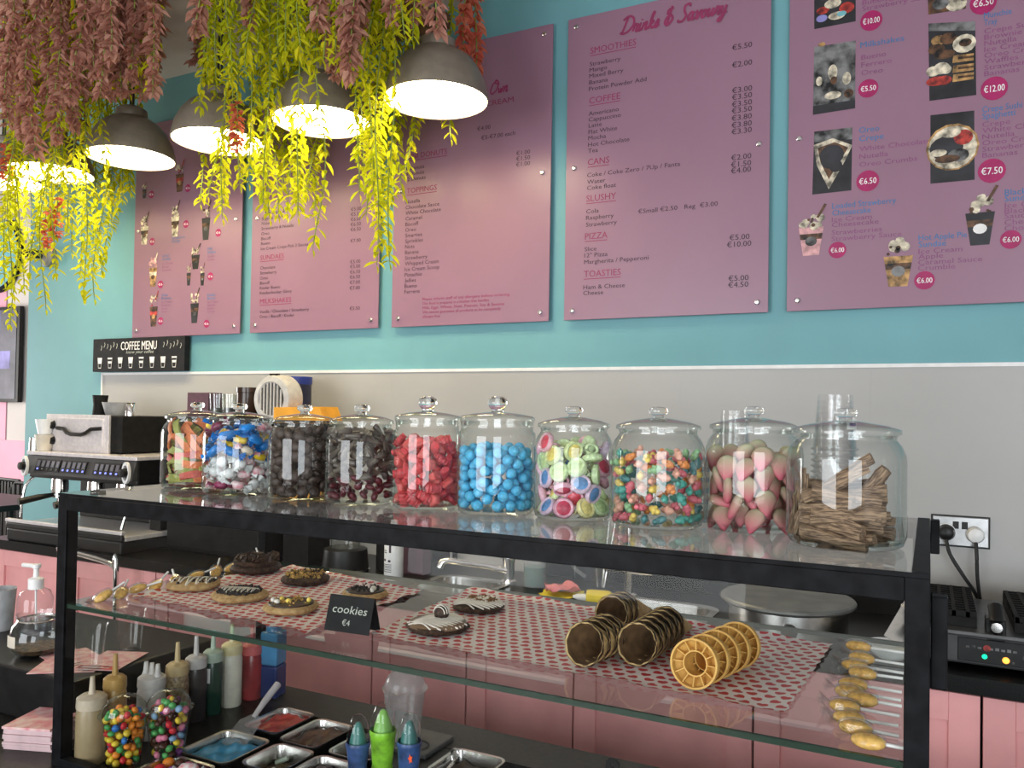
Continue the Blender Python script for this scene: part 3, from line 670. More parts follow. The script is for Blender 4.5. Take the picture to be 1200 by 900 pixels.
# base cabinets under the worktop, each a thing with a shaker door
def cabinet(x0, x1, label):
    c = thing('base_cabinet', label, 'cabinet', ((x0+x1)/2, 2.29, 0), group='pink shaker cabinets under the worktop')
    h = (x1-x0)/2
    MB().box(-h+.001, h-.001, 0, .53, .1, WZ-.19).box(-h+.001, h-.001, 0, .04, WZ-.19, WZ-.042).box(-h+.001, h-.001, .05, .53, 0, .1).build('carcass', MT['dark_gap'], c)
    d = MB().box(-h+.003, h-.003, -.012, -.002, .11, WZ-.048)
    zt, zb = WZ-.048, .11; st = .07
    d.box(-h+.003, -h+st, -.022, -.012, zb, zt).box(h-st, h-.003, -.022, -.012, zb, zt).box(-h+st, h-st, -.022, -.012, zt-st, zt).box(-h+st, h-st, -.022, -.012, zb, zb+st)
    d.build('door', MT['pink_door'], c, bevel=.0015)
for a, b, l in ((-3.82, -3.30, 'pink cabinet furthest left, under the coffee machine drip tray'), (-3.30, -2.75, 'second pink cabinet from the left, under the coffee machine'), (-2.75, -2.2, 'third pink cabinet from the left, behind the squeeze bottles'), (-2.2, -1.68, 'pink cabinet left of the two narrow ones, behind the blue bottle'), (-1.68, -1.31, 'narrow pink cabinet under the left sink'), (-1.31, -.94, 'narrow pink cabinet behind the domed cup'), (-.94, -.417, 'wide pink cabinet behind the waffle cones'), (-.417, .117, 'pink cabinet behind the lollipops at the right post'), (.117, .66, 'pink cabinet under the waffle iron, right edge of the photo')):
    cabinet(a, b, l)
cabinet(.66, 1.13, 'pink cabinet just right of the waffle iron one, past the photo edge'); cabinet(1.13, 1.6, 'last pink cabinet at the right end of the worktop')
o = thing('black_end_panel', 'dark end panel closing the worktop at its left end', 'panel', (-3.85, 2.56, 0))
MB().box(-.012, .012, -.28, .28, 0, WZ-.042).build('panel_board', MT['black_matte'], o)

# taps
def tap1():
    p = at(592, 690, Z=WZ)
    t = thing('tap', 'chrome single lever kitchen tap at the left sink', 'tap', (-1.348, 2.63, WZ))
    MB().lathe([(0, 0), (.028, 0), (.028, .008), (.021, .014), (.021, .075), (.0235, .079), (.0235, .098), (.019, .108), (0, .11)], 20).build('body', MT['chrome'], t, smooth=40)
    MB().tube([(0, -.01, .045), (-.06, -.05, .062), (-.175, -.14, .085), (-.19, -.15, .08), (-.197, -.155, .06)], [.012, .012, .011, .013, .013], 12).build('spout', MT['chrome'], t, smooth=50)
    MB().tube([(0, 0, .107), (-.02, -.01, .12), (-.05, -.028, .124)], [.007, .006, .005], 8).build('lever', MT['chrome'], t, smooth=50)
tap1()
def tap2():
    t = thing('tap', 'chrome twin handle mixer tap at the right sink', 'tap', (-.905, 2.66, WZ))
    MB().lathe([(0, 0), (.03, 0), (.03, .006), (.016, .012), (.016, .11), (.019, .115), (.019, .14), (.012, .145), (.012, .24), (0, .24)], 18).build('body', MT['chrome'], t, smooth=40)
    a = MB().tube([(-.085, 0, .088), (.085, 0, .088)], .015, 14).build('handle_bar', MT['chrome'], t, smooth=40)
    MB().tube([(.075, 0, .1), (.075, 0, .165)], .0035, 6).build('lever', MT['chrome'], a)
    MB().tube([(0, 0, .235), (0, -.02, .27), (.02, -.09, .285), (.03, -.16, .26), (.03, -.17, .22)], .011, 10).build('spout', MT['chrome'], t, smooth=50)
tap2()
# bits along the sinks
def bottle(name, label, cat, x, y, z, prof, m, cap=None, capm=None, extra=None, group=None):
    o = thing(name, label, cat, (x, y, z), group=group)
    MB().lathe(prof, 20).build('bottle_body', m, o, smooth=40)
    if cap: MB().lathe(cap, 16).build('cap', capm, o, smooth=40)
    return o
o = bottle('cleaner_bottle', 'white printed bottle standing left of the sink', 'bottle', -1.74, 2.47, WZ, [(0, 0), (.033, 0), (.035, .004), (.035, .15), (.028, .17), (.012, .18)], MT['white_plastic'], [(.013, .18), (.013, .215), (0, .216)], MT['white_plastic'])
t = MB()
def on_bottle(a0, a1, z0, z1, R=.0353): t.add([(R*math.cos(a), R*math.sin(a), z) for z in (z0, z1) for a in [a0+(a1-a0)*i/5 for i in range(6)]], [(i, i+1, i+7, i+6) for i in range(5)])
for z in (.03, .037, .044, .05, .056): on_bottle(-2.3, -1.2, z, z+.0022)
on_bottle(-2.3, -1.9, .068, .076); on_bottle(-1.6, -1.3, .066, .074); on_bottle(-1.5, -1.25, .10, .135); on_bottle(-2.25, -1.75, .098, .101); on_bottle(-2.25, -1.8, .105, .108)
t.build('label_print', MT['text'], o)
o = thing('plum_carton', 'plum coloured carton between white bottle and sink', 'box', (-1.725, 2.60, WZ))
MB().box(-.044, .044, -.03, .03, 0, .21).build('carton', MT['purple_box'], o, bevel=.002)
o = thing('soap_bottle', 'clear bottle half full of green soap by the tap', 'bottle', (-1.245, 2.63, WZ))
MB().lathe([(0, 0), (.038, 0), (.04, .005), (.04, .15), (.03, .175), (.014, .185), (.014, .20), (0, .20)], 20).build('bottle_body', MT['frosted'], o, smooth=40)
MB().lathe([(0, .003), (.037, .003), (.038, .07), (0, .07)], 20).build('soap', MT['green_liquid'], o, smooth=40)
MB().lathe([(.016, .185), (.016, .21), (.005, .212), (.005, .24), (0, .24)], 12).box(-.035, .008, -.007, .007, .238, .248).build('pump', MT['white_plastic'], o, smooth=40)
o = thing('blender_jug', 'glass blender jug on black base behind the left cookies', 'blender', (-1.985, 2.50, WZ))
MB().lathe([(0, 0), (.088, 0), (.09, .01), (.082, .085), (.07, .09), (0, .09)], 24).build('base', MT['black_plastic'], o, smooth=40)
MB().lathe([(0, .091), (.055, .091), (.066, .30), (.068, .31)], 24).build('jug', MT['jar'], o, smooth=40)
MB().lathe([(.0895, .006), (.094, .008), (.0895, .012)], 24).build('ring', MT['chrome'], o, smooth=40)
MB().lathe([(0, .31), (.07, .31), (.07, .33), (0, .335)], 24).build('jug_lid', MT['black_plastic'], o, smooth=40)
o = thing('black_canister', 'matte black canister between blender and white bottle', 'canister', (-1.86, 2.62, WZ))
MB().lathe([(0, 0), (.055, 0), (.057, .004), (.057, .2), (.05, .21), (0, .21)], 24).build('canister_body', MT['black_matte'], o, smooth=40)
def wiggly_sheet(w, d, n, amp, seed, thick=.002, curl=0):
    rng = random.Random(seed); ph = [rng.uniform(0, 6) for _ in range(6)]
    m = MB(); vs = []
    for j in range(n+1):
        for i in range(n+1):
            u, v = i/n-.5, j/n-.5
            z = amp*(math.sin(u*7+ph[0])*math.sin(v*6+ph[1])+.5*math.sin(u*15+v*9+ph[2])+1.3)
            vs.append((u*w*(1+.08*math.sin(v*9+ph[3])), v*d*(1+.08*math.sin(u*8+ph[4])), z))
    N = (n+1)**2
    vs += [(x, y, z+thick) for x, y, z in vs]
    fs = []
    for j in range(n):
        for i in range(n):
            a = j*(n+1)+i; q = (a, a+1, a+n+2, a+n+1)
            fs.append(q[::-1]); fs.append(tuple(k+N for k in q))
    edge = [i for i in range(n+1)]+[(j+1)*(n+1)-1 for j in range(1, n+1)]+[N-1-i for i in range(1, n+1)]+[(n+1)*(n-j) for j in range(1, n)]
    for a, b in zip(edge, edge[1:]+edge[:1]): fs.append((a, b, b+N, a+N))
    return m.add(vs, fs)
o = wiggly_sheet(.15, .10, 10, .006, 4).build('cleaning_cloth', MT['yellow_cloth'], None, smooth=60, loc=(-1.09, 2.52, WZ), rot=(0, 0, .3)); tag(o, 'folded yellow cloth under the pink cloth by the tap', 'cloth')
o = wiggly_sheet(.11, .08, 10, .011, 9).build('cleaning_cloth', MT['pink_cloth'], None, smooth=60, loc=(-1.095, 2.53, WZ+.017), rot=(0, 0, .5)); tag(o, 'crumpled pink cloth lying on the yellow cloth', 'cloth')
o = thing('sponge_bottle', 'small yellow bottle with white nozzle lying by the right tap', 'bottle', (-.945, 2.46, WZ+.026), .25)
MB().lathe([(0, 0), (.024, 0), (.026, .008), (.026, .07), (.014, .085), (0, .085)], 16, M=Matrix.Translation((-.03, 0, 0)) @ Matrix.Rotation(PI/2, 4, 'Y')).build('bottle_body', mat('yellow_plastic', (.75, .58, .04), .4), o, smooth=40)
MB().lathe([(.012, 0), (.010, .03), (.004, .045), (0, .045)], 12, M=Matrix.Translation((-.03, 0, 0)) @ Matrix.Rotation(-PI/2, 4, 'Y')).build('nozzle', MT['white_plastic'], o, smooth=40)
o = thing('glass_jug', 'clear ribbed jug with handle between cloths and right tap', 'jug', (-1.02, 2.69, WZ))
MB().lathe([(0, .004), (.048, .002), (.05, .008), (.056, .16), (.06, .185)], 18, wob=lambda i, k: 1+.02*(i % 2)).build('jug_body', MT['plastic'], o)
MB().tube(smooth_line([(-.055, 0, .16), (-.09, -.02, .15), (-.095, -.02, .08), (-.055, 0, .04)], 4), .007, 8).build('handle', MT['frosted'], o, smooth=40)
for k, dx in enumerate((-.02, .015, .03)):
    MB().tube([(dx*.5, .0, .01), (dx*1.6, .02, .24)], .004, 6).build('utensil', MT['steel'], o, smooth=40)
for x0, x1, l in ((-1.84, -1.725, 'black splash tile on the wall left of the tap'), (-1.711, -1.689, 'narrow black splash tile beside the left tap'), (-1.311, -1.18, 'black splash tile on the wall between soap and jug')):
    o = thing('splash_tile', l, 'tile', ((x0+x1)/2, WY-.0085, WZ+.0005)); MB().box(-(x1-x0)/2, (x1-x0)/2, -.010, 0, 0, .068).build('tile_face', MT['dark_stone'], o, bevel=.002)

# crepe maker
o = thing('crepe_maker', 'round steel crepe maker with grey cast plate', 'crepe maker', (-.362, 2.475, WZ))
MB().lathe([(0, 0), (.155, 0), (.165, .004), (.165, .075), (.15, .08), (0, .08)], 40).build('base', MT['steel'], o, smooth=40)
MB().lathe([(0, .080), (.18, .080), (.187, .086), (.187, .092), (.183, .097), (0, .0985)], 48).build('plate', MT['crepe'], o, smooth=30)
MB().lathe([(0, 0), (.022, 0), (.02, .018), (0, .02)], 16, M=Matrix.Translation((.03, -.163, .035)) @ RX).build('knob', MT['black_plastic'], o, smooth=40)
for a in range(3): MB().lathe([(0, -.004), (.014, -.004), (.014, .001), (0, .001)], 10, c=(.12*math.cos(a*2.1+.5), .12*math.sin(a*2.1+.5), .0035)).build('foot', MT['black_plastic'], o)
o = thing('batter_bowl', 'small white dish right of the crepe maker', 'dish', (-.085, 2.33, WZ))
MB().lathe([(0, .002), (.03, 0), (.055, .02), (.062, .035), (.058, .036), (.05, .022), (.028, .006), (0, .006)], 28).build('dish', MT['white_plastic'], o, smooth=40)
o = thing('steel_spreader', 'flat steel scraper leaning on the white dish', 'scraper', (-.075, 2.345, WZ+.036))
MB().box(-.03, .03, -.002, .0, .0, .11, Matrix.Rotation(.5, 4, 'Y') @ Matrix.Rotation(-.5, 4, 'X')).build('blade', MT['steel'], o)
MB().tube([(.018, .045, .09), (.03, .10, .0)], .006, 8).build('handle', MT['cream_plastic'], o, smooth=40)

# waffle iron at the right edge
o = thing('waffle_iron', 'black double waffle iron with lit control panel at right edge', 'waffle iron', (.215, 2.52, WZ))
bx = MB().box(-.255, .29, -.20, .22, .012, .085); bx.build('housing', mat('graphite_enamel', (.05, .05, .052), .4, .3), o, bevel=.006)
MB().box(-.262, .30, -.215, .225, .085, .095).build('tray_rim', mat('steel_dark', (.12, .12, .12), .35, .6), o, bevel=.002)
for sx in (-1, 1):
    for sy in (-1, 1): MB().lathe([(0, 0), (.015, 0), (.015, .012), (0, .012)], 10, c=(sx*.22, sy*.16, 0)).build('foot', MT['black_plastic'], o)
pn = MB().box(-.148, .26, -.2035, -.1985, .02, .078).build('control_panel', MT['black_plastic'], o, bevel=.002)
t = MB()
for k in range(9): t.box(-.13+k*.0125, -.122+k*.0125, -.2042, -.2038, .054, .061 if k % 2 else .059)
t.build('panel_print', MT['grey_print'], pn); MB().disc(.008, (-.085, -.2046, .0575)).build('panel_emblem', MT['red_print'], pn)
MB().disc(.006, (-.09, -.2045, .037)).build('indicator_light', MT['led_green'], pn)
MB().lathe([(0, 0), (.008, 0), (.006, .005), (0, .006)], 12, M=Matrix.Translation((-.045, -.2036, .034)) @ RX).build('indicator_light', MT['led_orange'], pn)
m = MB().add([(.03, -.2045, .04), (.075, -.2045, .04), (.052, -.2045, .024)], [(0, 2, 1)]); m.ribbon([(.0, .03), (-.01, .045), (-.005, .06)], .002, -.2045)
for k in range(3): m.disc(.003, (-.03+k*.03, -.2045, .03+.012*k))
m.build('panel_symbol', MT['grey_print'], pn)
for k, sx in enumerate((-.205, .105)):
    wl = -.05 if k == 0 else -.13
    pl = MB().box(sx+wl, sx+.10, -.17, .19, .095, .120)
    for i in range(8 if k else 5): pl.box(sx+wl+.002+i*.031, sx+wl+.011+i*.031, -.165, .185, .120, .134)
    for j in range(12): pl.box(sx+wl, sx+.10, -.165+j*.031, -.165+j*.031+.009, .120, .1335)
    pl.build('waffle_plate', MT['black_matte'], o)
HX = Matrix.Translation((-.066, 0, 0))
hg = MB().box(-.022, .022, -.20, -.15, .06, .13, HX).build('hinge', MT['black_plastic'], o, bevel=.004)
MB().tube([(0, -.20, .10), (0, -.215, .13), (0, -.19, .155), (0, -.15, .15)], .016, 10, M=HX).build('latch', MT['black_plastic'], o, smooth=40)
MB().lathe([(0, 0), (.013, 0), (.012, .006), (0, .007)], 14, M=Matrix.Translation((-.066, -.222, .115)) @ RX).build('screw', MT['steel'], o, smooth=40)

# socket
o = thing('wall_socket', 'brushed steel double wall socket above the waffle iron', 'socket', (.087, WY-.009, 1.237))
MB().box(-.075, .075, -.008, 0, 0, .088).build('face_plate', mat('satin_steel', (.42, .42, .42), .28, 1), o, bevel=.002)
MB().box(-.079, .079, -.003, 0, -.004, .092).build('gasket', MT['black_plastic'], o)
for k, sx in enumerate((-.012, .012)): MB().box(sx-.008, sx+.008, -.012, -.008, .052, .074).build('switch', MT['black_plastic'], o, bevel=.001)
for dx, z, m_, l, pts in ((-.038, .040, 'black_plastic', 'black plug in the left side of the steel socket', [(0, -.03, -.02), (.01, -.05, -.06), (.045, -.05, -.12), (.07, -.03, -.16), (.085, -.01, -.19)]), (.040, .038, 'white_plastic', 'white plug in the right side of the steel socket', [(0, -.03, -.02), (.002, -.045, -.06), (.004, -.04, -.12), (.012, -.02, -.19)])):
    q = thing('plug', l, 'plug', (.087+dx, WY-.0172, 1.237+z), group='plugs in the wall socket')
    if m_ == 'black_plastic': MB().lathe([(0, 0), (.027, 0), (.027, .006), (0, .006)], 18, M=RX).build('plate_ring', MT['white_plastic'], q, smooth=40)
    MB().lathe([(0, .0), (.024, .0), (.025, .012), (.02, .03), (.012, .034), (0, .034)], 18, M=RX).build('plug_body', MT[m_], q, smooth=40)
    MB().tube(smooth_line(pts, 6), .0055, 8).build('cable', MT['cord'], q, smooth=50)

# ---------------------------------------------------------------- espresso machine
o = thing('espresso_machine', 'black and chrome two group espresso machine', 'coffee machine', (-3.345, 2.35, WZ))
MB().box(-.395, .395, -.07, .42, .055, .075).box(-.395, .395, -.09, -.07, .083, .098).build('drip_tray', MT['pale_metal'], o, bevel=.003)
MB().box(-.39, .39, -.085, .42, .0, .055).box(-.395, .395, -.088, -.072, .055, .083).build('base', MT['black_plastic'], o, bevel=.01)
MB().box(-.36, .36, .25, .46, .075, .40).build('back_body', MT['black_plastic'], o, bevel=.006)
MB().box(-.37, .37, .0, .46, .28, .385).build('head_body', MT['black_plastic'], o, bevel=.008)
MB().box(.30, .37, .12, .46, .075, .28).build('side_panel', MT['black_plastic'], o, bevel=.004)
MB().box(-.375, .375, -.01, .46, .385, .402).build('cup_tray', MT['pale_metal'], o, bevel=.003)
fp = MB().add([(-.37, -.03, .30), (.37, -.03, .30), (.37, -.005, .383), (-.37, -.005, .383), (-.37, .0, .30), (.37, .0, .30), (.37, .0, .383), (-.37, .0, .383)], [(0, 1, 2, 3), (5, 4, 7, 6), (1, 5, 6, 2), (4, 0, 3, 7), (3, 2, 6, 7), (4, 5, 1, 0)]).build('front_panel', mat('panel_grey', (.09, .09, .09), .3, .5), o)
T = Matrix.Translation((0, -.0185, .34)) @ Matrix.Rotation(-.294, 4, 'X')
for gx in (-.20, -.02, .20):
    MB().box(gx-.085, gx+.085, -.004, 0, -.026, .03, T).build('keypad', MT['black_plastic'], fp)
    for k in range(5):
        MB().box(gx-.075+k*.034, gx-.055+k*.034, -.007, -.004, -.006, .022, T).build('button', MT['grey_dark_print'], fp)
        MB().box(gx-.07+k*.034, gx-.06+k*.034, -.006, -.004, -.02, -.012, T).build('button_light', MT['led_blue'] if gx != -.20 or k < 1 else MT['grey_print'], fp)
for sx in (-.345, .345):
    MB().lathe([(.024, 0), (.034, 0), (.034, .012), (.024, .012), (.024, 0)], 20, M=Matrix.Translation((sx, -.03, .335)) @ Matrix.Diagonal((.65, 1, 1.35, 1)) @ RX).build('steam_knob_ring', MT['white_plastic'], o, smooth=40)
    MB().lathe([(0, 0), (.02, 0), (.018, .03), (0, .032)], 14, M=Matrix.Translation((sx, -.03, .335)) @ RX).build('steam_knob', MT['black_plastic'], o, smooth=40)
    MB().tube(smooth_line([(sx, .02, .29), (sx*1.02, -.02, .25), (sx*1.03, -.035, .18), (sx*1.0, -.05, .10)], 5), .006, 8).build('steam_wand', MT['chrome'], o, smooth=50)
for gx in (-.20, .05, .24):
    g = MB().lathe([(0, .29), (.032, .29), (.036, .26), (.036, .225), (0, .225)], 18, c=(gx, .04, 0)).build('group_head', MT['chrome'], o, smooth=40)
    MB().lathe([(0, .224), (.034, .224), (.034, .195), (.012, .188), (.012, .17), (0, .17)], 18, c=(gx, .04, 0)).build('filter_basket', MT['chrome'], g, smooth=40)
    MB().tube([(gx, .01, .208), (gx-.015, -.05, .20), (gx-.035, -.13, .185)], [.009, .014, .016], 10).build('portafilter_handle', MT['black_plastic'], g, smooth=40)
# chrome oven and things on the machine
o = thing('chrome_oven', 'small chrome fronted oven on top of the espresso machine', 'oven', (-3.47, 2.42, WZ+.402))
MB().box(-.21, .30, .0, .34, .006, .168).build('housing', MT['black_matte'], o, bevel=.003)
MB().box(-.215, .225, -.012, 0, .0, .172).build('front_frame', MT['pale_metal'], o, bevel=.002)
d = MB().box(-.125, .195, -.02, -.012, .03, .155).build('door', MT['pale_metal'], o, bevel=.002)
MB().tube([(-.12, -.022, .108), (-.06, -.03, .105), (-.03, -.035, .088), (.0, -.037, .082), (.07, -.037, .082), (.1, -.035, .09), (.13, -.03, .108), (.19, -.022, .112)], .009, 8).build('handle', MT['black_plastic'], d, smooth=50)
for z in (.05, .122): MB().lathe([(0, 0), (.021, 0), (.019, .02), (0, .022)], 16, M=Matrix.Translation((-.165, -.012, z)) @ RX).build('knob', MT['black_plastic'], o, smooth=40)
for sx in (-.2, .28):
    for sy in (.02, .31): MB().box(sx-.012, sx+.012, sy, sy+.02, 0, .006).build('foot', MT['black_plastic'], o)
def cup_mesh(r0, r1, h): return MB().lathe([(0, 0), (r0, 0), (r1, h), (r1-.004, h), (r0-.002, .005), (0, .005)], 20)
zc = WZ+.4025
for x_, y_, r_, h_, m_, l, n_ in ((-3.60, 2.385, .042, .075, 'cream_plastic', 'front white cup standing left of the chrome oven', 'cup'), (-3.66, 2.47, .04, .08, 'white_plastic', 'rear white cup standing left of the chrome oven', 'cup')):
    o = thing('coffee_cup', l, 'cup', (x_-.06, y_, zc), group='white cups on the espresso machine'); cup_mesh(r_*.72, r_, h_).build('cup_body', MT[m_], o, smooth=40)
o = thing('coffee_cup', 'white cup stacked on the cups left of the chrome oven', 'cup', (-3.66, 2.385, zc+.076), group='white cups on the espresso machine'); cup_mesh(.028, .041, .07).build('cup_body', MT['white_plastic'], o, smooth=40)
o = thing('milk_pitcher', 'small steel pitcher at the left end of the machine top', 'pitcher', (-3.69, 2.37, zc)); o.location.x = -3.705
cup_mesh(.027, .024, .06).build('pitcher_body', MT['steel'], o, smooth=40); MB().tube(smooth_line([(.022, 0, .055), (.05, -.01, .05), (.05, -.01, .02), (.026, 0, .012)], 4), .004, 6).build('handle', MT['steel'], o)
oz = WZ+.402+.168
o = thing('black_grinder_cup', 'tall black cup on top of the chrome oven', 'cup', (-3.50, 2.55, oz+.001)); MB().lathe([(0, 0), (.034, 0), (.03, .05), (.035, .095), (0, .095)], 18).build('cup_body', MT['black_matte'], o, smooth=40)
o = thing('grey_bowl', 'grey bowl beside the black cup on the oven', 'bowl', (-3.39, 2.56, oz+.001)); MB().lathe([(0, 0), (.05, 0), (.068, .062), (.064, .062), (.047, .004), (0, .004)], 24).build('bowl_body', mat('grey_ceramic', (.35, .34, .33), .35), o, smooth=40)
o = thing('steel_shaker', 'small steel shaker beside the grey bowl on the oven', 'shaker', (-3.285, 2.55, oz+.001)); MB().lathe([(0, 0), (.024, 0), (.024, .045), (.018, .055), (.02, .06), (0, .062)], 16).build('shaker_body', MT['chrome'], o, smooth=40)
# tall black cabinet right of the machine, and what stands on it
o = thing('black_fridge', 'black counter fridge between espresso machine and sinks', 'fridge', (-2.64, 2.64, WZ))
MB().box(-.29, .29, -.17, .19, 0, .575).build('cabinet', MT['black_plastic'], o, bevel=.006)
MB().box(-.275, .275, -.185, -.172, .02, .555).build('door', MT['black_matte'], o, bevel=.003)
ft = WZ+.576
def onfridge(px, y=2.58): return at(px, 480, Y=y)[0]
o = thing('plum_carton', 'plum carton standing behind the first jar', 'box', (onfridge(188), 2.60, ft-.0)); MB().box(-.055, .075, -.04, .04, 0, .105).build('carton', MT['purple_box'], o, bevel=.002); MB().ribbon([(-.005, .045), (.004, .075), (.012, .05), (.022, .07)], .004, -.0408).ribbon([(-.02, .025), (.035, .025)], .003, -.0408).build('carton_print', MT['soft_text'], o)
o.location = (-2.875, 2.60, ft)
for k, (px, l) in enumerate(((207, 'clear tumbler nearest the plum carton'), (221, 'clear tumbler nearest the dark brown jar'))):
    o = thing('tumbler', l, 'glass', (-2.775+k*.075, 2.585, ft), group='tumblers on the black fridge'); MB().lathe([(0, .006), (.028, .004), (.033, .10), (.031, .10), (.026, .012), (0, .012)], 18).build('glass_wall', MT['jar'], o, smooth=40)
    MB().lathe([(0, .014), (.024, .014), (.027, .04), (0, .04)], 12).build('contents', MT['grey_print'], o)
o = thing('brown_jar', 'tall dark brown jar on the black fridge', 'jar', (-2.605, 2.60, ft)); MB().lathe([(0, 0), (.05, 0), (.052, .004), (.05, .105), (.053, .107), (.053, .128), (0, .13)], 20).build('jar_body', MT['brown_glass'], o, smooth=40)
o = thing('brown_jar', 'shorter dark brown jar just left of the blue lidded tin', 'jar', (-2.505, 2.62, ft)); MB().lathe([(0, 0), (.045, 0), (.045, .09), (.048, .092), (.048, .11), (0, .112)], 20).build('jar_body', MT['brown_glass'], o, smooth=40)
o = thing('blue_tin', 'dark tin with bright blue lid behind the fan heater', 'tin', (-2.42, 2.70, ft)); MB().lathe([(0, 0), (.058, 0), (.058, .145), (0, .145)], 24).build('tin_body', mat('navy_tin', (.03, .03, .07), .35), o, smooth=40); MB().lathe([(0, .145), (.061, .145), (.061, .178), (0, .18)], 24).build('lid', MT['blue_lid'], o, smooth=40)
o = thing('fan_heater', 'round pale grey fan heater with slatted grille', 'heater', (-2.375, 2.54, ft))
gh = mat('pale_plastic', (.55, .53, .50), .45)
RXc = Matrix.Translation((0, 0, .078)) @ Matrix.Rotation(PI/2, 4, 'X')
MB().lathe([(.066, .045), (.072, .05), (.093, .045), (.1, .03), (.1, -.03), (.09, -.04), (0, -.042)], 40, M=RXc).build('shell', gh, o, smooth=40)
MB().lathe([(0, .03), (.067, .03), (.067, .046)], 40, M=RXc).build('grille_back', MT['black_matte'], o)
for k in range(7):
    xx = -.054+k*.018; hh_ = math.sqrt(max(0, .067**2-xx**2))
    MB().box(xx-.0035, xx+.0035, -.05, -.042, .078-hh_, .078+hh_, Matrix.Translation((0, 0, 0)) @ Matrix.Shear('XZ', 4, (.0, .0))).build('slat', gh, o)
MB().box(-.02, .02, -.036, -.02, .174, .182).build('carry_slot', MT['black_matte'], o)
MB().box(-.06, .06, -.04, .03, 0, .012).build('foot', gh, o)
o = thing('orange_box', 'flat orange card box behind the second and third jars', 'box', (-2.17, 2.48, WZ)); 
MB().box(-.13, .0, .02, .15, 0, .57).build('stand', MT['black_matte'], o)
o['label'] = 'narrow black stand behind the third jar'; o['category'] = 'stand'; o.name = 'black_stand'
o = thing('orange_box', 'flat orange card box behind the second and third jars', 'box', (-2.22, 2.535, WZ+.571)); MB().add([(-.13, -.05, 0), (.13, -.05, 0), (.13, .06, 0), (-.13, .06, 0), (-.13, -.05, .05), (.105, -.05, .055), (.105, .06, .055), (-.13, .06, .05)], [(3, 2, 1, 0), (4, 5, 6, 7), (0, 1, 5, 4), (1, 2, 6, 5), (2, 3, 7, 6), (3, 0, 4, 7)]).build('carton', MT['orange_card'], o)
o = thing('chrome_rail', 'bent chrome rail in front of the coffee machine base', 'rail', (-3.0, 2.16, .9))
MB().tube(smooth_line([(-.215, .09, .125), (-.20, 0, .125), (-.05, 0, .115), (.1, .0, .10), (.14, .0, .085), (.155, .0, .05), (.155, .0, -.9)], 5), .011, 8).build('rail_tube', MT['chrome'], o, smooth=50)
# ================================================================ front counter
fc = thing('front_counter', 'charcoal serving counter under the display case with sunken pan well', 'counter', (0, 0, 0))
wx0, wx1, wy0, wy1 = -1.46, -.55, 1.105, 1.585
m = MB()
for a in ((-3.0, wx0, .62, 1.72), (wx1, .6, .62, 1.72), (wx0, wx1, .62, wy0), (wx0, wx1, wy1, 1.72)): m.box(*a, KZ-.04, KZ)
m.box(wx0, wx1, wy0, wy1, KZ-.16, KZ-.14).box(wx0-.01, wx0, wy0-.01, wy1+.01, KZ-.16, KZ-.04).box(wx1, wx1+.01, wy0-.01, wy1+.01, KZ-.16, KZ-.04).box(wx0, wx1, wy0-.01, wy0, KZ-.16, KZ-.04).box(wx0, wx1, wy1, wy1+.01, KZ-.16, KZ-.04)
m.build('counter_top', MT['counter'], fc)
MB().box(-2.98, .58, .64, .70, 0, KZ-.04).box(-2.98, -2.9, .7, 1.70, 0, KZ-.04).box(.5, .58, .7, 1.70, 0, KZ-.04).box(-2.9, .5, 1.64, 1.70, 0, KZ-.04).build('counter_base', MT['black_matte'], fc)

# ================================================================ display case
XL, XR, YF, YB = -1.637, .003, 1.10, 1.707
dc = thing('display_case', 'black framed glass display case on the front counter', 'display case', ((XL+XR)/2, (YF+YB)/2, KZ))
hx, hy, hz = (XR-XL)/2, (YB-YF)/2, TZ-KZ
pw = .028
for sx in (-1, 1):
    for sy in (-1, 1):
        x_ = sx*(hx-pw/2); y_ = sy*(hy-pw/2)
        MB().box(x_-pw/2, x_+pw/2, y_-pw/2, y_+pw/2, .0005, hz-.006).build('post', MT['frame'], dc, bevel=.0015)
zt0, zt1 = hz-.036, hz-.0065
for sy in (-1, 1): MB().box(-hx+pw, hx-pw, sy*(hy-.011)-.011, sy*(hy-.011)+.011, zt0, zt1).build('top_rail', MT['frame'], dc, bevel=.0015)
for sx in (-1, 1): MB().box(sx*(hx-.011)-.011, sx*(hx-.011)+.011, -hy+pw, hy-pw, zt0, zt1).build('top_rail', MT['frame'], dc, bevel=.0015)
for sx in (-1, 1): MB().box(sx*(hx-.011)-.011, sx*(hx-.011)+.011, -hy+pw, hy-pw, .0005, .025).build('bottom_rail', MT['frame'], dc, bevel=.0015)
MB().box(-hx+pw, hx-pw, -hy, -hy+.02, .0005, .02).build('bottom_rail', MT['frame'], dc, bevel=.0015)
tp = MB().add([(-hx+.001, -hy+.001, hz), (hx-.001, -hy+.001, hz), (hx-.001, hy-.001, hz), (-hx+.001, hy-.001, hz)], [(0, 1, 2, 3)]).build('top_glass', MT['case_top'], dc)
e = MB()
for a in ((-hx, hx, -hy, -hy+.001), (-hx, hx, hy-.001, hy), (-hx, -hx+.001, -hy+.001, hy-.001), (hx-.001, hx, -hy+.001, hy-.001)): e.box(*a, hz-.006, hz)
e.build('glass_edge', MT['frame'], tp)
MB().box(hx-.02, hx, -hy+.001, hy, hz-.0005, hz+.0015).build('edge_strip', MT['frame'], dc)
sh = SZ-KZ
sp = MB().add([(-hx+.006, -hy+.012, sh), (hx-.006, -hy+.012, sh), (hx-.006, hy-.006, sh), (-hx+.006, hy-.006, sh)], [(0, 1, 2, 3)]).build('shelf', MT['shelf'], dc)
MB().box(-hx+pw, hx-pw, -hy+.006, -hy+.012, sh-.008, sh+.0002).build('glass_edge', MT['glass_edge'], sp)
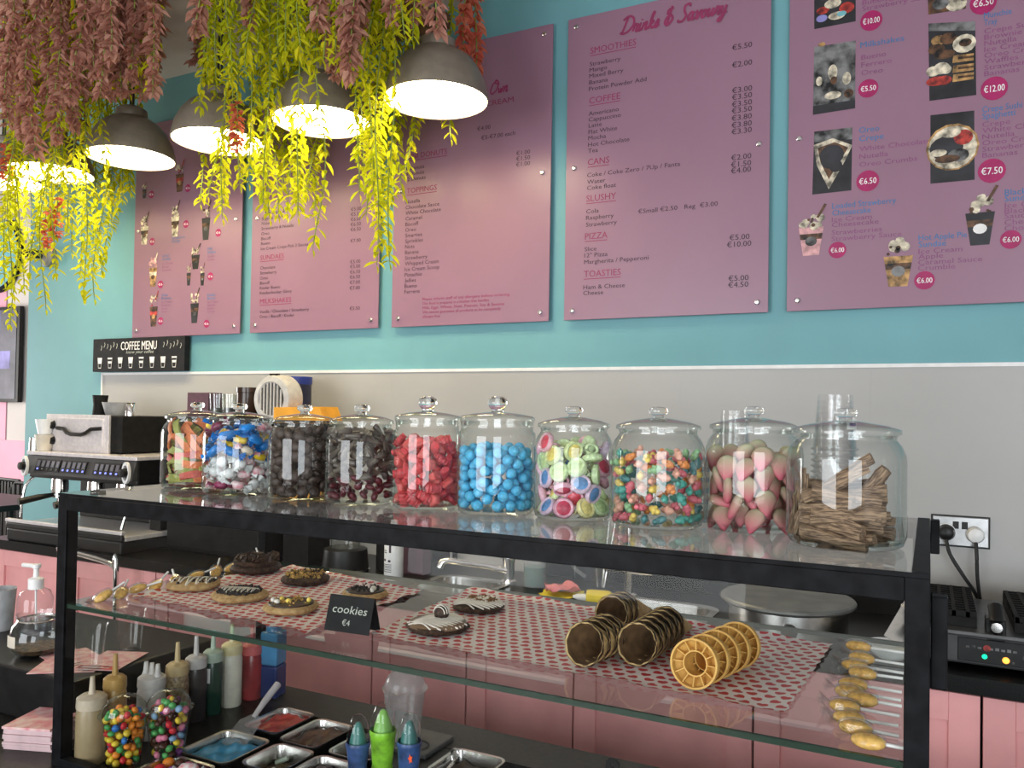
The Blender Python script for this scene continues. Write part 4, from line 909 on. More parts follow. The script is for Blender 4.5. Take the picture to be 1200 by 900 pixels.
MB().box(-hx+pw, hx-pw, hy-.012, hy-.006, sh-.008, sh+.0002).build('glass_edge', MT['glass_edge'], sp)
for sx in (-1, 1):
    for yy in (-hy+.035, hy-.035): MB().box(sx*(hx-.012)-.01, sx*(hx-.012)+.01, yy-.01, yy+.01, sh-.02, sh-.009).build('shelf_bracket', MT['frame'], dc)
MB().add([(-hx+.004, -hy+pw, .0255), (-hx+.004, hy-pw, .0255), (-hx+.004, hy-pw, zt0), (-hx+.004, -hy+pw, zt0)], [(0, 1, 2, 3)]).build('side_glass', MT['pane'], dc)
MB().add([(hx-.004, -hy+pw, .0255), (hx-.004, hy-pw, .0255), (hx-.004, hy-pw, zt0), (hx-.004, -hy+pw, zt0)], [(0, 1, 2, 3)]).build('side_glass', MT['pane'], dc)
MB().add([(-hx+pw, -hy+.003, .0205), (hx-pw, -hy+.003, .0205), (hx-pw, -hy+.003, zt0), (-hx+pw, -hy+.003, zt0)], [(0, 1, 2, 3)]).build('front_glass', MT['pane'], dc)
MB().box(hx+.0005, hx+.019, -hy+.02, -hy+.045, sh+.09, hz-.03).build('side_bracket', MT['frame'], dc, bevel=.002)
MB().box(hx+.0005, hx+.016, hy-.03, hy+.0, hz-.06, hz+.001).build('side_bracket', MT['frame'], dc, bevel=.002)

# ---------------------------------------------------------------- jars
def jar(kind, R, H, x, y, label):
    o = thing('sweet_jar', label, 'jar', (x, y, TZ+.0005), group='lidded glass sweet jars on the display case')
    q = H/.192
    if kind == 'shoulder':
        nr = R*.845
        body = [(0, .0), (R*.86, .0), (R*.95, .004), (R, .016), (R, .122*q), (R*.985, .132*q), (R*.93, .143*q), (R*.865, .150*q), (nr*.985, .154*q), (nr, .158*q), (nr*1.02, .160*q)]
        zr, zk = .160*q, .172*q
        lid = [(nr*.9, zr-.006), (nr*.9, zr+.001), (nr*1.075, zr+.001), (nr*1.085, zr+.005), (nr*1.07, zr+.008), (nr*.8, zr+.014), (R*.3, zr+.019), (R*.16, zr+.0205), (0, zr+.0205)]
        kz = zr+.0205; rk = .0165
        knob = [(0, kz-.002), (.010, kz-.001), (.009, kz+.004), (.0145, kz+.007), (rk, kz+.011), (.0145, kz+.0155), (.009, kz+.018), (0, kz+.0185)]
    else:
        nr = R*.965
        body = [(0, .0), (R*.9, .0), (R*.97, .004), (R, .012), (R, .140*H/.212), (R*.985, .147*H/.212), (R*.935, .150*H/.212), (R*.935, .164*H/.212), (nr, .168*H/.212)]
        zr = .168*H/.212
        lid = [(nr*.88, zr-.008), (nr*.88, zr+.001), (nr*1.0, zr+.001), (nr*1.01, zr+.006), (nr*.97, zr+.009), (R*.6, zr+.014), (R*.25, zr+.017), (0, zr+.017)]
        kz = zr+.017; rk = .0185
        knob = [(0, kz-.002), (.012, kz-.001), (.0105, kz+.003), (.0165, kz+.010), (rk, kz+.017), (.0165, kz+.024), (.010, kz+.0285), (0, kz+.030)]
    b = MB().lathe(body, 48).build('glass_body', MT['jar'], o, smooth=60)
    MB().lathe([(0, .006), (R*.9, .0065), (R*.94, .012)], 40).build('inner_base', MT['jar'], b, smooth=60)
    l = MB().lathe(lid, 48).build('lid', MT['jar'], o, smooth=60)
    MB().lathe(knob, 24).build('knob', MT['jar_solid'], l, smooth=60)
    return o
JARS = [  # pixel column of the axis, x, y, radius, kind, height, label
 ('shoulder', -1.512, 1.352, .078, .190, 'glass jar of orange and green sour strips, leftmost of the row'),
 ('shoulder', -1.337, 1.311, .076, .1875, 'glass jar of assorted wrapped sweets'),
 ('shoulder', -1.158, 1.315, .073, .186, 'glass jar of dark brown chocolate buttons'),
 ('shoulder', -1.007, 1.311, .070, .188, 'glass jar of cola bottles above dark red sweets'),
 ('straight', -.860, 1.324, .065, .211, 'straight glass jar of red ridged gummies'),
 ('straight', -.713, 1.334, .0722, .2124, 'straight glass jar of sky blue sweets'),
 ('shoulder', -.563, 1.343, .0705, .1907, 'glass jar of pastel gummy dummies'),
 ('shoulder', -.405, 1.332, .0775, .1913, 'glass jar of small multicoloured jelly sweets'),
 ('shoulder', -.258, 1.383, .0785, .195, 'glass jar of pink and green gummy hearts'),
 ('shoulder', -.109, 1.293, .0827, .1925, 'glass jar of brown liquorice root sticks, rightmost of the row'),
]
jobs = [jar(k, R, H, x, y, l) for k, x, y, R, H, l in JARS]
def pack(R, H, r, nmax, seed, keep=2.2, z0=.007, cand=70, squash=1.0):
    """drop spheres of radius r into a jar; returns the ones in the outer layers and on top"""
    rng = np.random.default_rng(seed); P = np.zeros((0, 3)); out = []
    for _ in range(nmax):
        a = rng.uniform(0, 2*PI, cand); q = (R-r)*np.sqrt(rng.uniform(0, 1, cand)); q[:cand//2] = R-r
        X = np.stack([q*np.cos(a), q*np.sin(a)], 1); z = np.full(cand, r)
        if len(P):
            d2 = ((X[:, None]-P[None, :, :2])**2).sum(2); hh = 4*r*r-d2
            zz = np.where(hh > 0, P[None, :, 2]+np.sqrt(np.maximum(hh, 0)), r); z = np.maximum(z, zz.max(1))
        i = int(z.argmin())
        if z[i] > H: break
        P = np.vstack([P, [X[i, 0], X[i, 1], z[i]]])
    zt = P[:, 2].max()
    k = (np.hypot(P[:, 0], P[:, 1]) > R-r-keep*r) | (P[:, 2] > zt-2.6*r)
    P = P[k]; P[:, 2] += z0
    return P
RND = random.Random(5)
def rot_rand(): return Euler((RND.uniform(0, 6.28), RND.uniform(0, 6.28), RND.uniform(0, 6.28)))
def fill(j, P, protos, pick=None):
    """put copies of the candy prototypes at the packed places in jar j"""
    used = set(); base = jobs[j].location
    for n, p in enumerate(P):
        k = pick(n, p) if pick else RND.randrange(len(protos))
        loc = base+Vector([float(c) for c in p])
        pr, rotf = protos[k]
        rot = rotf(p) if rotf else rot_rand()
        if k not in used: pr.location = loc; pr.rotation_euler = rot; used.add(k)
        else: dup(pr, loc, rot)
    for k, (pr, _) in enumerate(protos):
        if k not in used:
            for ch in list(pr.children): bpy.data.objects.remove(ch)
            bpy.data.objects.remove(pr)
def candy(name, mb, m, label, cat, group, smooth=60):
    o = mb.build(name, m, None, smooth=smooth); return tag(o, label, cat, group)
def sugar(name, col, rough=.5, var=.12, sss=.0): return mat(name, col, rough, var=var, scale=160, bump=.25)
G = 'sweets in the '
# jar 6: sky-blue balls
bl = candy('candy_ball', MB().ball(.0102, nu=12, nv=8, sz=.93), sugar('sky_blue_sugar', (.10, .50, .78), .5), 'round sky blue sweet in the jar of blue sweets', 'sweet', G+'blue jar')
fill(5, pack(.0708, .115, .0102, 330, 1, 2.1), [(bl, None)])
# jar 5: red ridged gummies
def ridged():
    m = MB()
    prof = [(0, -.0145)]+[(.0082*(1-.25*abs(t)/1.0)*(1+.16*math.cos(t*13)), .0145*t) for t in [(-1+i/9*2)*.97 for i in range(10)]]+[(0, .0145)]
    return m.lathe(prof, 10, M=Matrix.Diagonal((1.25, .8, 1, 1)))
rg = candy('ridged_gummy', ridged(), sugar('red_gummy', (.62, .075, .085), .4), 'ridged red gummy sweet in the straight jar', 'sweet', G+'red jar', 40)
rg2 = candy('wedge_gummy', MB().add([(-.014, -.009, -.008), (.014, -.009, -.008), (.014, .009, -.008), (-.014, .009, -.008), (-.006, -.006, .010), (.008, -.006, .010), (.008, .006, .010), (-.006, .006, .010)], [(3, 2, 1, 0), (4, 5, 6, 7), (0, 1, 5, 4), (1, 2, 6, 5), (2, 3, 7, 6), (3, 0, 4, 7)]), sugar('coral_red_gummy', (.70, .12, .11), .4), 'wedge shaped red gummy sweet in the straight jar', 'sweet', G+'red jar', 0)
b_ = rg2.modifiers.new('bevel', 'BEVEL'); b_.width = .004; b_.segments = 2
fill(4, pack(.0635, .125, .0112, 220, 2, 2.2), [(rg, None), (rg2, None)], lambda n, p: 0 if RND.random() < .65 else 1)
# jar 7: gummy dummies, a rim, a coloured centre and a ring
dums = []
for nm, rim, cen in (('pink', (.80, .46, .54), (.72, .08, .12)), ('green', (.62, .72, .36), (.74, .62, .16)), ('lilac', (.70, .54, .68), (.12, .28, .55)), ('yellow', (.78, .74, .36), (.80, .70, .25)), ('rose', (.74, .40, .50), (.5, .05, .10)), ('mint', (.58, .72, .42), (.50, .64, .30))):
    mr, mc = sugar(nm+'_gummy_rim', rim, .5), sugar(nm+'_gummy_centre', cen, .35)
    o = candy('gummy_dummy', MB().lathe([(0, -.006), (.012, -.006), (.0175, -.003), (.0185, .002), (.0165, .006), (.0125, .0045)], 18), mr, nm+' rimmed gummy dummy in the pastel jar', 'sweet', G+'pastel dummy jar')
    MB().lathe([(.0126, .0045), (.009, .0065), (0, .008)], 16).build('centre', mc, o, smooth=60)
    tor = MB(); tor.tube([(.011*math.cos(t*PI/5), 0, -.0145-.0+.009*math.sin(t*PI/5)) for t in range(11)], .0034, 6, False); tor.build('ring', mr, o, smooth=60)
    dums.append((o, None))
def out_face(p):
    """turn the face of a sweet towards the glass with some scatter"""
    v = Vector((p[0], p[1], RND.uniform(-.02, .03))); v += Vector((RND.uniform(-.045, .045), RND.uniform(-.045, .045), RND.uniform(-.045, .045)))
    return v.to_track_quat('Z', 'Y').to_euler()
dums = [(o, out_face) for o, _ in dums]
fill(6, pack(.068, .128, .0150, 170, 3, 1.7), dums)
# jar 8: small jelly sweets in seven colours
jl = []
for nm, c in (('orange', (.78, .28, .08)), ('yellow', (.80, .60, .14)), ('teal', (.08, .36, .30)), ('pink', (.68, .16, .20)), ('green', (.28, .50, .26)), ('peach', (.72, .38, .28)), ('dark teal', (.07, .22, .23))):
    body = MB().ball(.0066, nu=8, nv=6, sz=1.55).ball(.0052, (0, 0, .009), nu=8, nv=5).ball(.0034, (.005, .0, .002), nu=6, nv=4).ball(.0034, (-.005, .0, .002), nu=6, nv=4)
    jl.append((candy('jelly_sweet', body, sugar(nm.replace(' ', '_')+'_jelly', c, .35), 'small '+nm+' jelly sweet in the multicoloured jar', 'sweet', G+'multicoloured jar'), None))
fill(7, pack(.076, .114, .0098, 520, 4, 1.5, cand=50)[:300], jl)
# jar 9: pink hearts with pale green shoulders
def heart_gummy():
    n = 16; pts = []
    for i in range(n):
        t = 2*PI*i/n; x = .0175*math.sin(t)*(1 if True else 1); y = .019*math.cos(t)
        if y < 0: x *= (1+y/.019*.55)*1.0; y *= 1.35
        pts.append((x, y))
    m = MB(); L = []
    for k, (s_, z) in enumerate(((.0, -.0072), (.7, -.0065), (.96, -.003), (1, 0), (.96, .003), (.7, .0065), (0, .0072))):
        L.append([(x*s_, y*s_, z) for x, y in pts] if s_ else [(0, 0, z)])
    vs = sum(L, []); off = [0]
    for l in L: off.append(off[-1]+len(l))
    fs = []
    for k in range(len(L)-1):
        for i in range(n):
            j = (i+1) % n
            if len(L[k]) == 1: fs.append((off[k], off[k+1]+j, off[k+1]+i))
            elif len(L[k+1]) == 1: fs.append((off[k]+i, off[k]+j, off[k+1]))
            else: fs.append((off[k]+i, off[k]+j, off[k+1]+j, off[k+1]+i))
    return m.add(vs, fs)
hm = two_tone('pink_green_sugar', (.64, .13, .19), (.40, .46, .28), 1, .022, .5, .5)
hg1 = candy('gummy_heart', heart_gummy(), hm, 'sugared pink gummy heart with pale green top', 'sweet', G+'gummy heart jar')
fill(8, pack(.0765, .122, .0152, 190, 6, 1.8), [(hg1, out_face)])
# jar 3: chocolate buttons
cb = candy('chocolate_button', MB().lathe([(0, -.005), (.010, -.005), (.0125, -.002), (.0115, .002), (.007, .0055), (0, .0065)], 14), mat('dull_chocolate', (.055, .036, .027), .5, var=.3, scale=120), 'dull dark brown chocolate button', 'sweet', G+'chocolate jar')
fill(2, pack(.0715, .142, .0112, 330, 7, 1.9), [(cb, out_face)])
# jar 4: cola bottles above dark red sweets
cm = two_tone('cola_gummy', (.03, .014, .010), (.17, .15, .12), 2, .014, .35)
cl = candy('cola_bottle_gummy', MB().lathe([(0, -.014), (.0075, -.013), (.008, -.006), (.007, .0), (.004, .007), (.0042, .013), (0, .014)], 10, M=Matrix.Diagonal((1, .6, 1, 1))), cm, 'cola bottle gummy with dark foot and pale neck', 'sweet', G+'cola jar')
dr = candy('dark_red_gummy', MB().ball(.0075, nu=8, nv=6, sz=1.4, sx=.8), sugar('dark_red_gummy', (.10, .012, .02), .35), 'dark red oval sweet at the bottom of the cola jar', 'sweet', G+'cola jar')
fill(3, pack(.0685, .138, .0105, 330, 8, 1.9), [(cl, None), (dr, None)], lambda n, p: 1 if p[2] < .055 else 0)
# jar 2: wrapped sweets of several kinds
def wrapped(r, L, tw, mats):
    m = MB(); m.cur = 0
    m.lathe([(0, -L/2), (r*.5, -L/2), (r, -L/2+r*.5), (r*1.03, 0), (r, L/2-r*.5), (r*.5, L/2), (0, L/2)], 12, M=Matrix.Rotation(PI/2, 4, 'Y'))
    m.cur = 1
    for s_ in (-1, 1):
        n = 9; vs = [(s_*L/2*.95, 0, 0)]
        for i in range(n): a = (i/(n-1)-.5)*1.7; vs.append((s_*(L/2+tw*math.cos(a)), (.004 if i % 2 else -.004), tw*math.sin(a)))
        vs += [(x, y+.0012, z) for x, y, z in vs]
        N = n+1; fs = [(0, i, i+1) for i in range(1, n)]+[(N, N+i+1, N+i) for i in range(1, n)]+[(i, N+i, N+i+1, i+1) for i in range(1, n)]
        m.add(vs, fs)
    return m
def wrap(name, m1, m2, r, L, tw, label):
    o = wrapped(r*.85, L, tw*1.3, None).build(name, [m1, m2], None, smooth=50); return tag(o, label, 'wrapped sweet', G+'wrapped sweet jar')
wm = mat('white_wrapper', (.72, .74, .73), .3); rm = mat('pink_white_wrapper', (.70, .25, .30), .3, noise_col=(.85, .8, .8), scale=90); blm = mat('blue_wrapper', (.02, .22, .62), .25, var=.2)
ym = mat('yellow_wrapper', (.80, .55, .02), .3); pm = mat('plum_wrapper', (.22, .03, .08), .3, var=.3); om = mat('cream_wrapper', (.72, .62, .48), .35)
wr = [(wrap('wrapped_sweet', rm, wm, .010, .026, .014, 'pink striped sweet with white twisted ends'), None),
      (wrap('wrapped_sweet', wm, wm, .0125, .022, .012, 'plain white twist wrapped sweet'), None),
      (wrap('wrapped_sweet', blm, blm, .011, .034, .012, 'bright blue twist wrapped sweet'), None),
      (wrap('wrapped_sweet', ym, blm, .009, .028, .012, 'yellow sweet with blue wrapper ends'), None),
      (wrap('wrapped_sweet', pm, pm, .010, .028, .012, 'dark plum twist wrapped sweet'), None),
      (wrap('wrapped_sweet', om, rm, .010, .026, .012, 'cream sweet with pink wrapper ends'), None)]
def wpick(n, p):
    u = RND.random()
    if p[2] > .08: return 2 if u < .30 else 3 if u < .55 else 5 if u < .75 else 4 if u < .85 else 0
    return 0 if u < .46 else 1 if u < .86 else 4 if u < .93 else 5
def tang(p):
    a = math.atan2(p[1], p[0])+PI/2; return Euler((RND.uniform(0, 6), RND.uniform(-.6, .6), a+RND.uniform(-.4, .4)))
wr = [(o, tang) for o, _ in wr]
fill(1, pack(.0745, .14, .0150, 190, 9, 1.8), wr, wpick)
# jar 1: sour strips
def strip(L, bend):
    m = MB(); n = 8; vs = []
    for i in range(n+1):
        t = i/n-.5; z = bend*(1-4*t*t); tw = t*1.2
        for dy, dz in ((-.008, -.0022), (.008, -.0022), (.008, .0022), (-.008, .0022)):
            vs.append((t*L, dy*math.cos(tw)-dz*math.sin(tw), z+dy*math.sin(tw)+dz*math.cos(tw)))
    fs = [(0, 3, 2, 1), tuple(4*n+k for k in range(4))]
    for i in range(n):
        for k in range(4): fs.append((4*i+k, 4*i+(k+1) % 4, 4*i+4+(k+1) % 4, 4*i+4+k))
    return m.add(vs, fs)
st_m = [sugar('orange_sour_sugar', (.72, .22, .08), .6), sugar('green_sour_sugar', (.32, .34, .08), .6), sugar('coral_sour_sugar', (.60, .13, .10), .6)]
sts = [(tag(strip(.062, .010).build('sour_strip', st_m[k], None, smooth=30), n_+' sugared sour strip in the leftmost jar', 'sweet', G+'sour strip jar'), None) for k, n_ in enumerate(('orange', 'green', 'coral red'))]
def stang(p):
    a = math.atan2(p[1], p[0])+PI/2; s_ = RND.uniform(-.25, .25) if p[2] < .085 else RND.choice((-1, 1))*RND.uniform(.6, 1.2)
    return Euler((RND.uniform(-.5, .5)+PI/2, s_, a+RND.uniform(-.15, .15)), 'XYZ')
Ps = pack(.064, .13, .0135, 160, 10, 1.7)
fill(0, Ps, [(o, stang) for o, _ in sts], lambda n, p: 1 if RND.random() < .33 else (0 if p[2] > .09 or RND.random() < .4 else 2))
# jar 10: liquorice root sticks
wood, _nt, _b = nodes('liquorice_root')
_tc = _nt.nodes.new('ShaderNodeTexCoord'); _mp = _nt.nodes.new('ShaderNodeMapping'); _mp.inputs['Scale'].default_value = (1, 1, .12)
_nz = _nt.nodes.new('ShaderNodeTexNoise'); _nz.inputs['Scale'].default_value = 420; _nz.inputs['Detail'].default_value = 3
_cr = _nt.nodes.new('ShaderNodeValToRGB'); _cr.color_ramp.elements[0].position = .38; _cr.color_ramp.elements[0].color = (.085, .05, .03, 1); _cr.color_ramp.elements[1].position = .62; _cr.color_ramp.elements[1].color = (.36, .24, .145, 1)
_nt.links.new(_tc.outputs['Object'], _mp.inputs[0]); _nt.links.new(_mp.outputs[0], _nz.inputs['Vector']); _nt.links.new(_nz.outputs['Fac'], _cr.inputs[0]); _nt.links.new(_cr.outputs[0], _b.inputs['Base Color'])
_bp = _nt.nodes.new('ShaderNodeBump'); _bp.inputs['Strength'].default_value = .7; _bp.inputs['Distance'].default_value = .002; _nt.links.new(_nz.outputs['Fac'], _bp.inputs['Height']); _nt.links.new(_bp.outputs[0], _b.inputs['Normal']); _b.inputs['Roughness'].default_value = .8
def stick(L, r, seed):
    rng = random.Random(seed); n = 9; ph = [rng.uniform(.75, 1.25) for _ in range(n)]
    m = MB(); ks = 5
    prof = [(0, -L/2)]+[(r*(1+.08*math.sin(k*2.3+seed)), -L/2+L*k/ks) for k in range(ks+1)]+[(0, L/2)]
    m.lathe(prof, n, wob=lambda i, k: ph[i]*(1+.05*math.sin(k*1.7+i)))
    m.v = [(x+.006*math.sin(z*30+seed), y+.003*math.sin(z*55), z) for x, y, z in m.v]
    return m
jl10 = jobs[9].location
PX = [Vector((1, .1, 0)), Vector((.1, 1, 0))]
def lying(n, seed):
    rng = random.Random(seed); out = []
    for k in range(n):
        lay = k//5; z = .014+lay*.0155; a = rng.uniform(-.7, .7)+(1.2 if k % 5 == 4 else 0); off = -.05+(k % 5)*.025+rng.uniform(-.006, .006)
        half = math.sqrt(max(.0005, .070**2-off**2)); L = min(rng.uniform(.075, .13), 2*half*.92)
        out.append((off, z, a, L, rng.uniform(.0075, .0115), rng.uniform(-.12, .12)))
    return out
for k, (off, z, a, L, r_, tl) in enumerate(lying(25, 3)):
    ca, sa = math.cos(a*.6), math.sin(a*.6)
    loc = jl10+Vector((-sa*off, ca*off, z))
    o = stick(L, r_, k).build('liquorice_stick', wood, None, smooth=30, loc=loc, rot=Euler((0, PI/2+tl, a*.6)))
    tag(o, 'rough brown liquorice root stick lying in the rightmost jar', 'liquorice', 'liquorice sticks in the rightmost jar')
for k, (x_, y_, z_, L, r_, r3) in enumerate([(-.012, -.03, .092, .10, .0085, (0, PI/2-.42, .2)), (.0, .0, .100, .09, .008, (0, PI/2-.5, -.1)), (.042, -.01, .088, .055, .0085, (0, .7, -.2)), (.048, .02, .085, .05, .008, (0, .4, .3)), (-.066, -.012, .06, .10, .0055, (.05, .06, 0)), (-.060, -.030, .058, .09, .005, (-.04, .1, 0)), (-.063, .012, .055, .09, .006, (0, .05, 0))]):
    o = stick(L, r_, 40+k).build('liquorice_stick', wood, None, smooth=30, loc=jl10+Vector((x_, y_, z_)), rot=Euler(r3))
    tag(o, ('thick slanting liquorice stick on top of the pile', 'second slanting liquorice stick on top of the pile', 'short cut liquorice stick leaning at the right of the pile', 'short liquorice stub behind the leaning one', 'thin upright liquorice stick at the left side of the rightmost jar', 'thin upright liquorice stick in front of the other upright ones', 'thin upright liquorice stick behind the other upright ones')[k], 'liquorice', 'liquorice sticks in the rightmost jar')

# ---------------------------------------------------------------- cup stacks behind the jars
ORD = ['topmost']+['%d%s from the top,' % (i, {2: 'nd', 3: 'rd'}.get(i, 'th')) for i in range(2, 16)]
def cupstack(x, y, n, r0, r1, h, step, label, grp):
    for k in range(n):
        o = thing('plastic_cup', ORD[n-1-k]+' '+label, 'plastic cup', (x, y, TZ+.001+step*k), group=grp)
        # stacked upside down: the mouth is at the bottom
        MB().lathe([(r1+.002, 0), (r1, .004), (r0, h), (0, h)], 28).build('cup_wall', MT['plastic'], o, smooth=50)
        MB().lathe([(r1+.0005, .0), (r1+.003, .001), (r1+.003, .0035), (r1+.0005, .004)], 28).build('rim', MT['frosted'], o, smooth=50)
    return o
o = cupstack(-.152, 1.585, 13, .030, .038, .10, .0105, 'clear plastic cup in the stack behind the rightmost jar', 'cups stacked behind the rightmost jar')
MB().lathe([(.0345, .045), (.0325, .075)], 10).build('printed_logo', MT['white_print'], o) if False else None
lg = MB(); lg.add([(.0365*math.cos(-.9+.09*i), .0365*math.sin(-.9+.09*i), .038+(.022 if j else 0)*(1-.25*abs(i-5)/5)) for j in (0, 1) for i in range(11)], [(i, i+1, 12+i, 11+i) for i in range(10)]); lg.build('printed_logo', MT['white_print'], o)
lg = MB(); lg.add([(.0368*math.cos(-.75+.07*i), .0368*math.sin(-.75+.07*i), .044+(.006 if j else 0)) for j in (0, 1) for i in range(9)], [(i, i+1, 10+i, 9+i) for i in range(8)]); lg.build('printed_word', MT['blue_lid'], o)
cupstack(-.335, 1.60, 11, .025, .031, .09, .0105, 'small clear plastic cup in the stack behind the heart jar', 'cups stacked behind the gummy heart jar')
o = thing('striped_tub', 'white and pale blue striped tub between the multicoloured and heart jars', 'tub', (-.415, 1.60, TZ+.001))
MB().lathe([(0, 0), (.030, 0), (.034, .115), (0, .115)], 24).build('tub_wall', MT['white_plastic'], o, smooth=40)
for k in range(5): MB().lathe([(.0306+k*.0007+.0003, .012+k*.021), (.0306+k*.0007+.0007, .022+k*.021)], 24).build('printed_band', mat('pale_blue_band', (.28, .52, .66), .35), o, smooth=40)
# ================================================================ on the glass shelf
SH = SZ+.0006
def paper(corners, label, seed):
    """sheet of printed paper with slightly ragged, lifted edges; corners run anticlockwise from front left"""
    rng = random.Random(seed); n = 22
    c = sum((Vector(p) for p in corners), Vector((0, 0)))/4
    A, B, Cc, D = [Vector(p)-c for p in corners]
    ex = (B-A); ang = math.atan2(ex.y, ex.x)
    R2 = Matrix.Rotation(-ang, 2)
    m = MB(); vs = []; ph = [rng.uniform(0, 6) for _ in range(8)]
    for j in range(n+1):
        for i in range(n+1):
            u, v = i/n, j/n
            p = R2 @ (A*(1-u)*(1-v)+B*u*(1-v)+Cc*u*v+D*(1-u)*v)
            e = max(abs(u-.5), abs(v-.5))*2
            z = .0006+.0004*(1+math.sin(u*23+ph[0])*math.sin(v*19+ph[1]))+max(0, e-.9)*.035*(1+math.sin(u*31+ph[2])*math.sin(v*27+ph[3]))
            if e > .99: p = p+Vector((.0025*math.sin(v*60+ph[4]), .0025*math.sin(u*70+ph[5])))
            vs.append((p.x, p.y, z))
    fs = [(j*(n+1)+i, j*(n+1)+i+1, (j+1)*(n+1)+i+1, (j+1)*(n+1)+i) for j in range(n) for i in range(n)]
    N = len(vs); vs += [(x, y, z-.0004) for x, y, z in vs]; fs += [tuple(k+N for k in q[::-1]) for q in fs]
    o = m.add(vs, fs).build('heart_paper', MT['paper'], None, smooth=60, loc=(c.x, c.y, SH), rot=(0, 0, ang))
    return tag(o, label, 'paper')
paper([(-1.555, 1.215), (-1.022, 1.176), (-1.036, 1.585), (-1.50, 1.665)], 'heart printed paper under the cookies at the left', 1)
paper([(-.916, 1.228), (-.177, 1.199), (-.155, 1.603), (-.955, 1.672)], 'heart printed paper under the cones at the right', 2)
PZ = SH+.0028
dough = mat('pale_cookie_dough', (.52, .36, .17), .85, noise_col=(.34, .20, .08), scale=110, bump=.5)
choc = mat('chocolate_dough', (.06, .03, .018), .6, var=.4, scale=130, bump=.6)
chunk_m = mat('dark_chocolate', (.03, .014, .009), .4, var=.3)
icing = mat('white_icing', (.80, .76, .68), .45)
crumb = mat('dark_cookie_crumb', (.035, .03, .028), .8, var=.4, scale=200)
gcrumb = mat('golden_crumb', (.55, .34, .10), .8, var=.3, scale=200)
yegg = mat('yellow_sugar_shell', (.85, .65, .12), .3)
pegg = mat('pale_pink_shell', (.80, .62, .58), .3)
def cookie_base(R, h, m, par, seed):
    rng = random.Random(seed); ph = [rng.uniform(0, 6) for _ in range(4)]
    w_ = lambda i, k: 1+.035*math.sin(i*.9+ph[0])+.02*math.sin(i*2.3+ph[1]+k)
    return MB().lathe([(0, .0), (R*.88, .0), (R*.97, h*.25), (R, h*.5), (R*.93, h*.82), (R*.7, h), (R*.35, h*1.06), (0, h*1.04)], 28, wob=w_).build('cookie_base', m, par, smooth=50)
def crumbs(par, name, R, h, m, n, size, seed, sector=None, ctr=(0, 0)):
    """scattered crumbs too small to pick apart, joined"""
    rng = random.Random(seed); mb = MB()
    for _ in range(n):
        a = rng.uniform(0, 6.28) if sector is None else rng.uniform(*sector); q = R*math.sqrt(rng.random()); s_ = size*rng.uniform(.5, 1.3)
        T = Matrix.Translation((ctr[0]+q*math.cos(a), ctr[1]+q*math.sin(a), h+s_*.3)) @ Euler((rng.uniform(0, 6), rng.uniform(0, 6), rng.uniform(0, 6))).to_matrix().to_4x4()
        mb.add([(-s_, -s_, -s_*.6), (s_, -s_*.7, -s_*.5), (.2*s_, s_, -s_*.6), (0, 0, s_*.8)], [(2, 1, 0), (0, 1, 3), (1, 2, 3), (2, 0, 3)], T)
    return stuff(mb.build(name, m, par))
def drizzle(par, R, h, m, n, seed, ang=0, r=.0022, over=1.0):
    rng = random.Random(seed); pts = []
    for k in range(n+1):
        v = (k/n-.5)*1.8; q = math.sqrt(max(.05, 1-v*v))*over; s_ = 1 if k % 2 else -1
        pts.append((v*R, s_*q*R*rng.uniform(.94, 1.06), h*.8+.0005)); pts.append(((v+.5/n*1.8*.9)*R*.98, 0, h*1.12+.0035))
    T = Matrix.Rotation(ang, 4, 'Z')
    return MB().tube(smooth_line(pts, 5), r, 6, M=T).build('icing_drizzle', m, par, smooth=60)
def chunks(par, items, h, m, name='chunk'):
    for k, (x, y, s_) in enumerate(items):
        MB().ball(s_, nu=8, nv=5, sz=.8).build(name, m, par, smooth=50, loc=(x, y, h), rot=(k, k*.7, k*1.3))
CK = .68
def cookie(px, py, R, h, m, label, dz=PZ):
    p = at(px, py, Z=dz)
    o = thing('cookie', label, 'cookie', (p[0], p[1], dz), group='loaded cookies on the heart paper'); cookie_base(R, h, m, o, px); return o
o = cookie(227, 688, .060, 0.0163, dough, 'pale cookie with white drizzle and grey crumbs, left of the others')
drizzle(o, .05, 0.0156, icing, 9, 3, .6); crumbs(o, 'cookie_crumbs', .030, 0.0163, crumb, 90, .0028, 5, ctr=(.02, .01)); chunks(o, [(-.03, -.03, .006), (-.04, .0, .005), (0, -.045, .005)], 0.0165, chunk_m, 'chocolate_chip')
o = cookie(281, 701, .061, 0.0163, dough, 'cookie heaped with dark cookie crumbs and thin white drizzle')
crumbs(o, 'cookie_crumbs', .046, 0.0163, crumb, 330, .0042, 6); drizzle(o, .045, 0.0177, icing, 15, 8, .3, .0012, .8)
o = cookie(341, 715, .056, 0.0163, dough, 'chocolate topped cookie with yellow and white sugar eggs beside the sign')
MB().lathe([(.047, .0125), (.045, .0175), (.02, .019), (0, .0193)], 22).build('chocolate_layer', chunk_m, o, smooth=50)
chunks(o, [(-.012, -.028, .0065), (-.03, -.02, .0055)], 0.0219, icing, 'sugar_egg'); chunks(o, [(.004, -.012, .0065), (-.02, -.005, .006), (.034, .015, .006)], 0.0219, yegg, 'sugar_egg'); crumbs(o, 'golden_crumbs', .040, 0.0187, gcrumb, 30, .004, 3)
o = cookie(300, 669, .062, 0.0204, choc, 'tall dark chocolate cookie at the back of the left paper')
crumbs(o, 'brownie_pieces', .050, .032, choc, 160, .0085, 9); drizzle(o, .052, 0.0204, chunk_m, 10, 4, .2, .003)
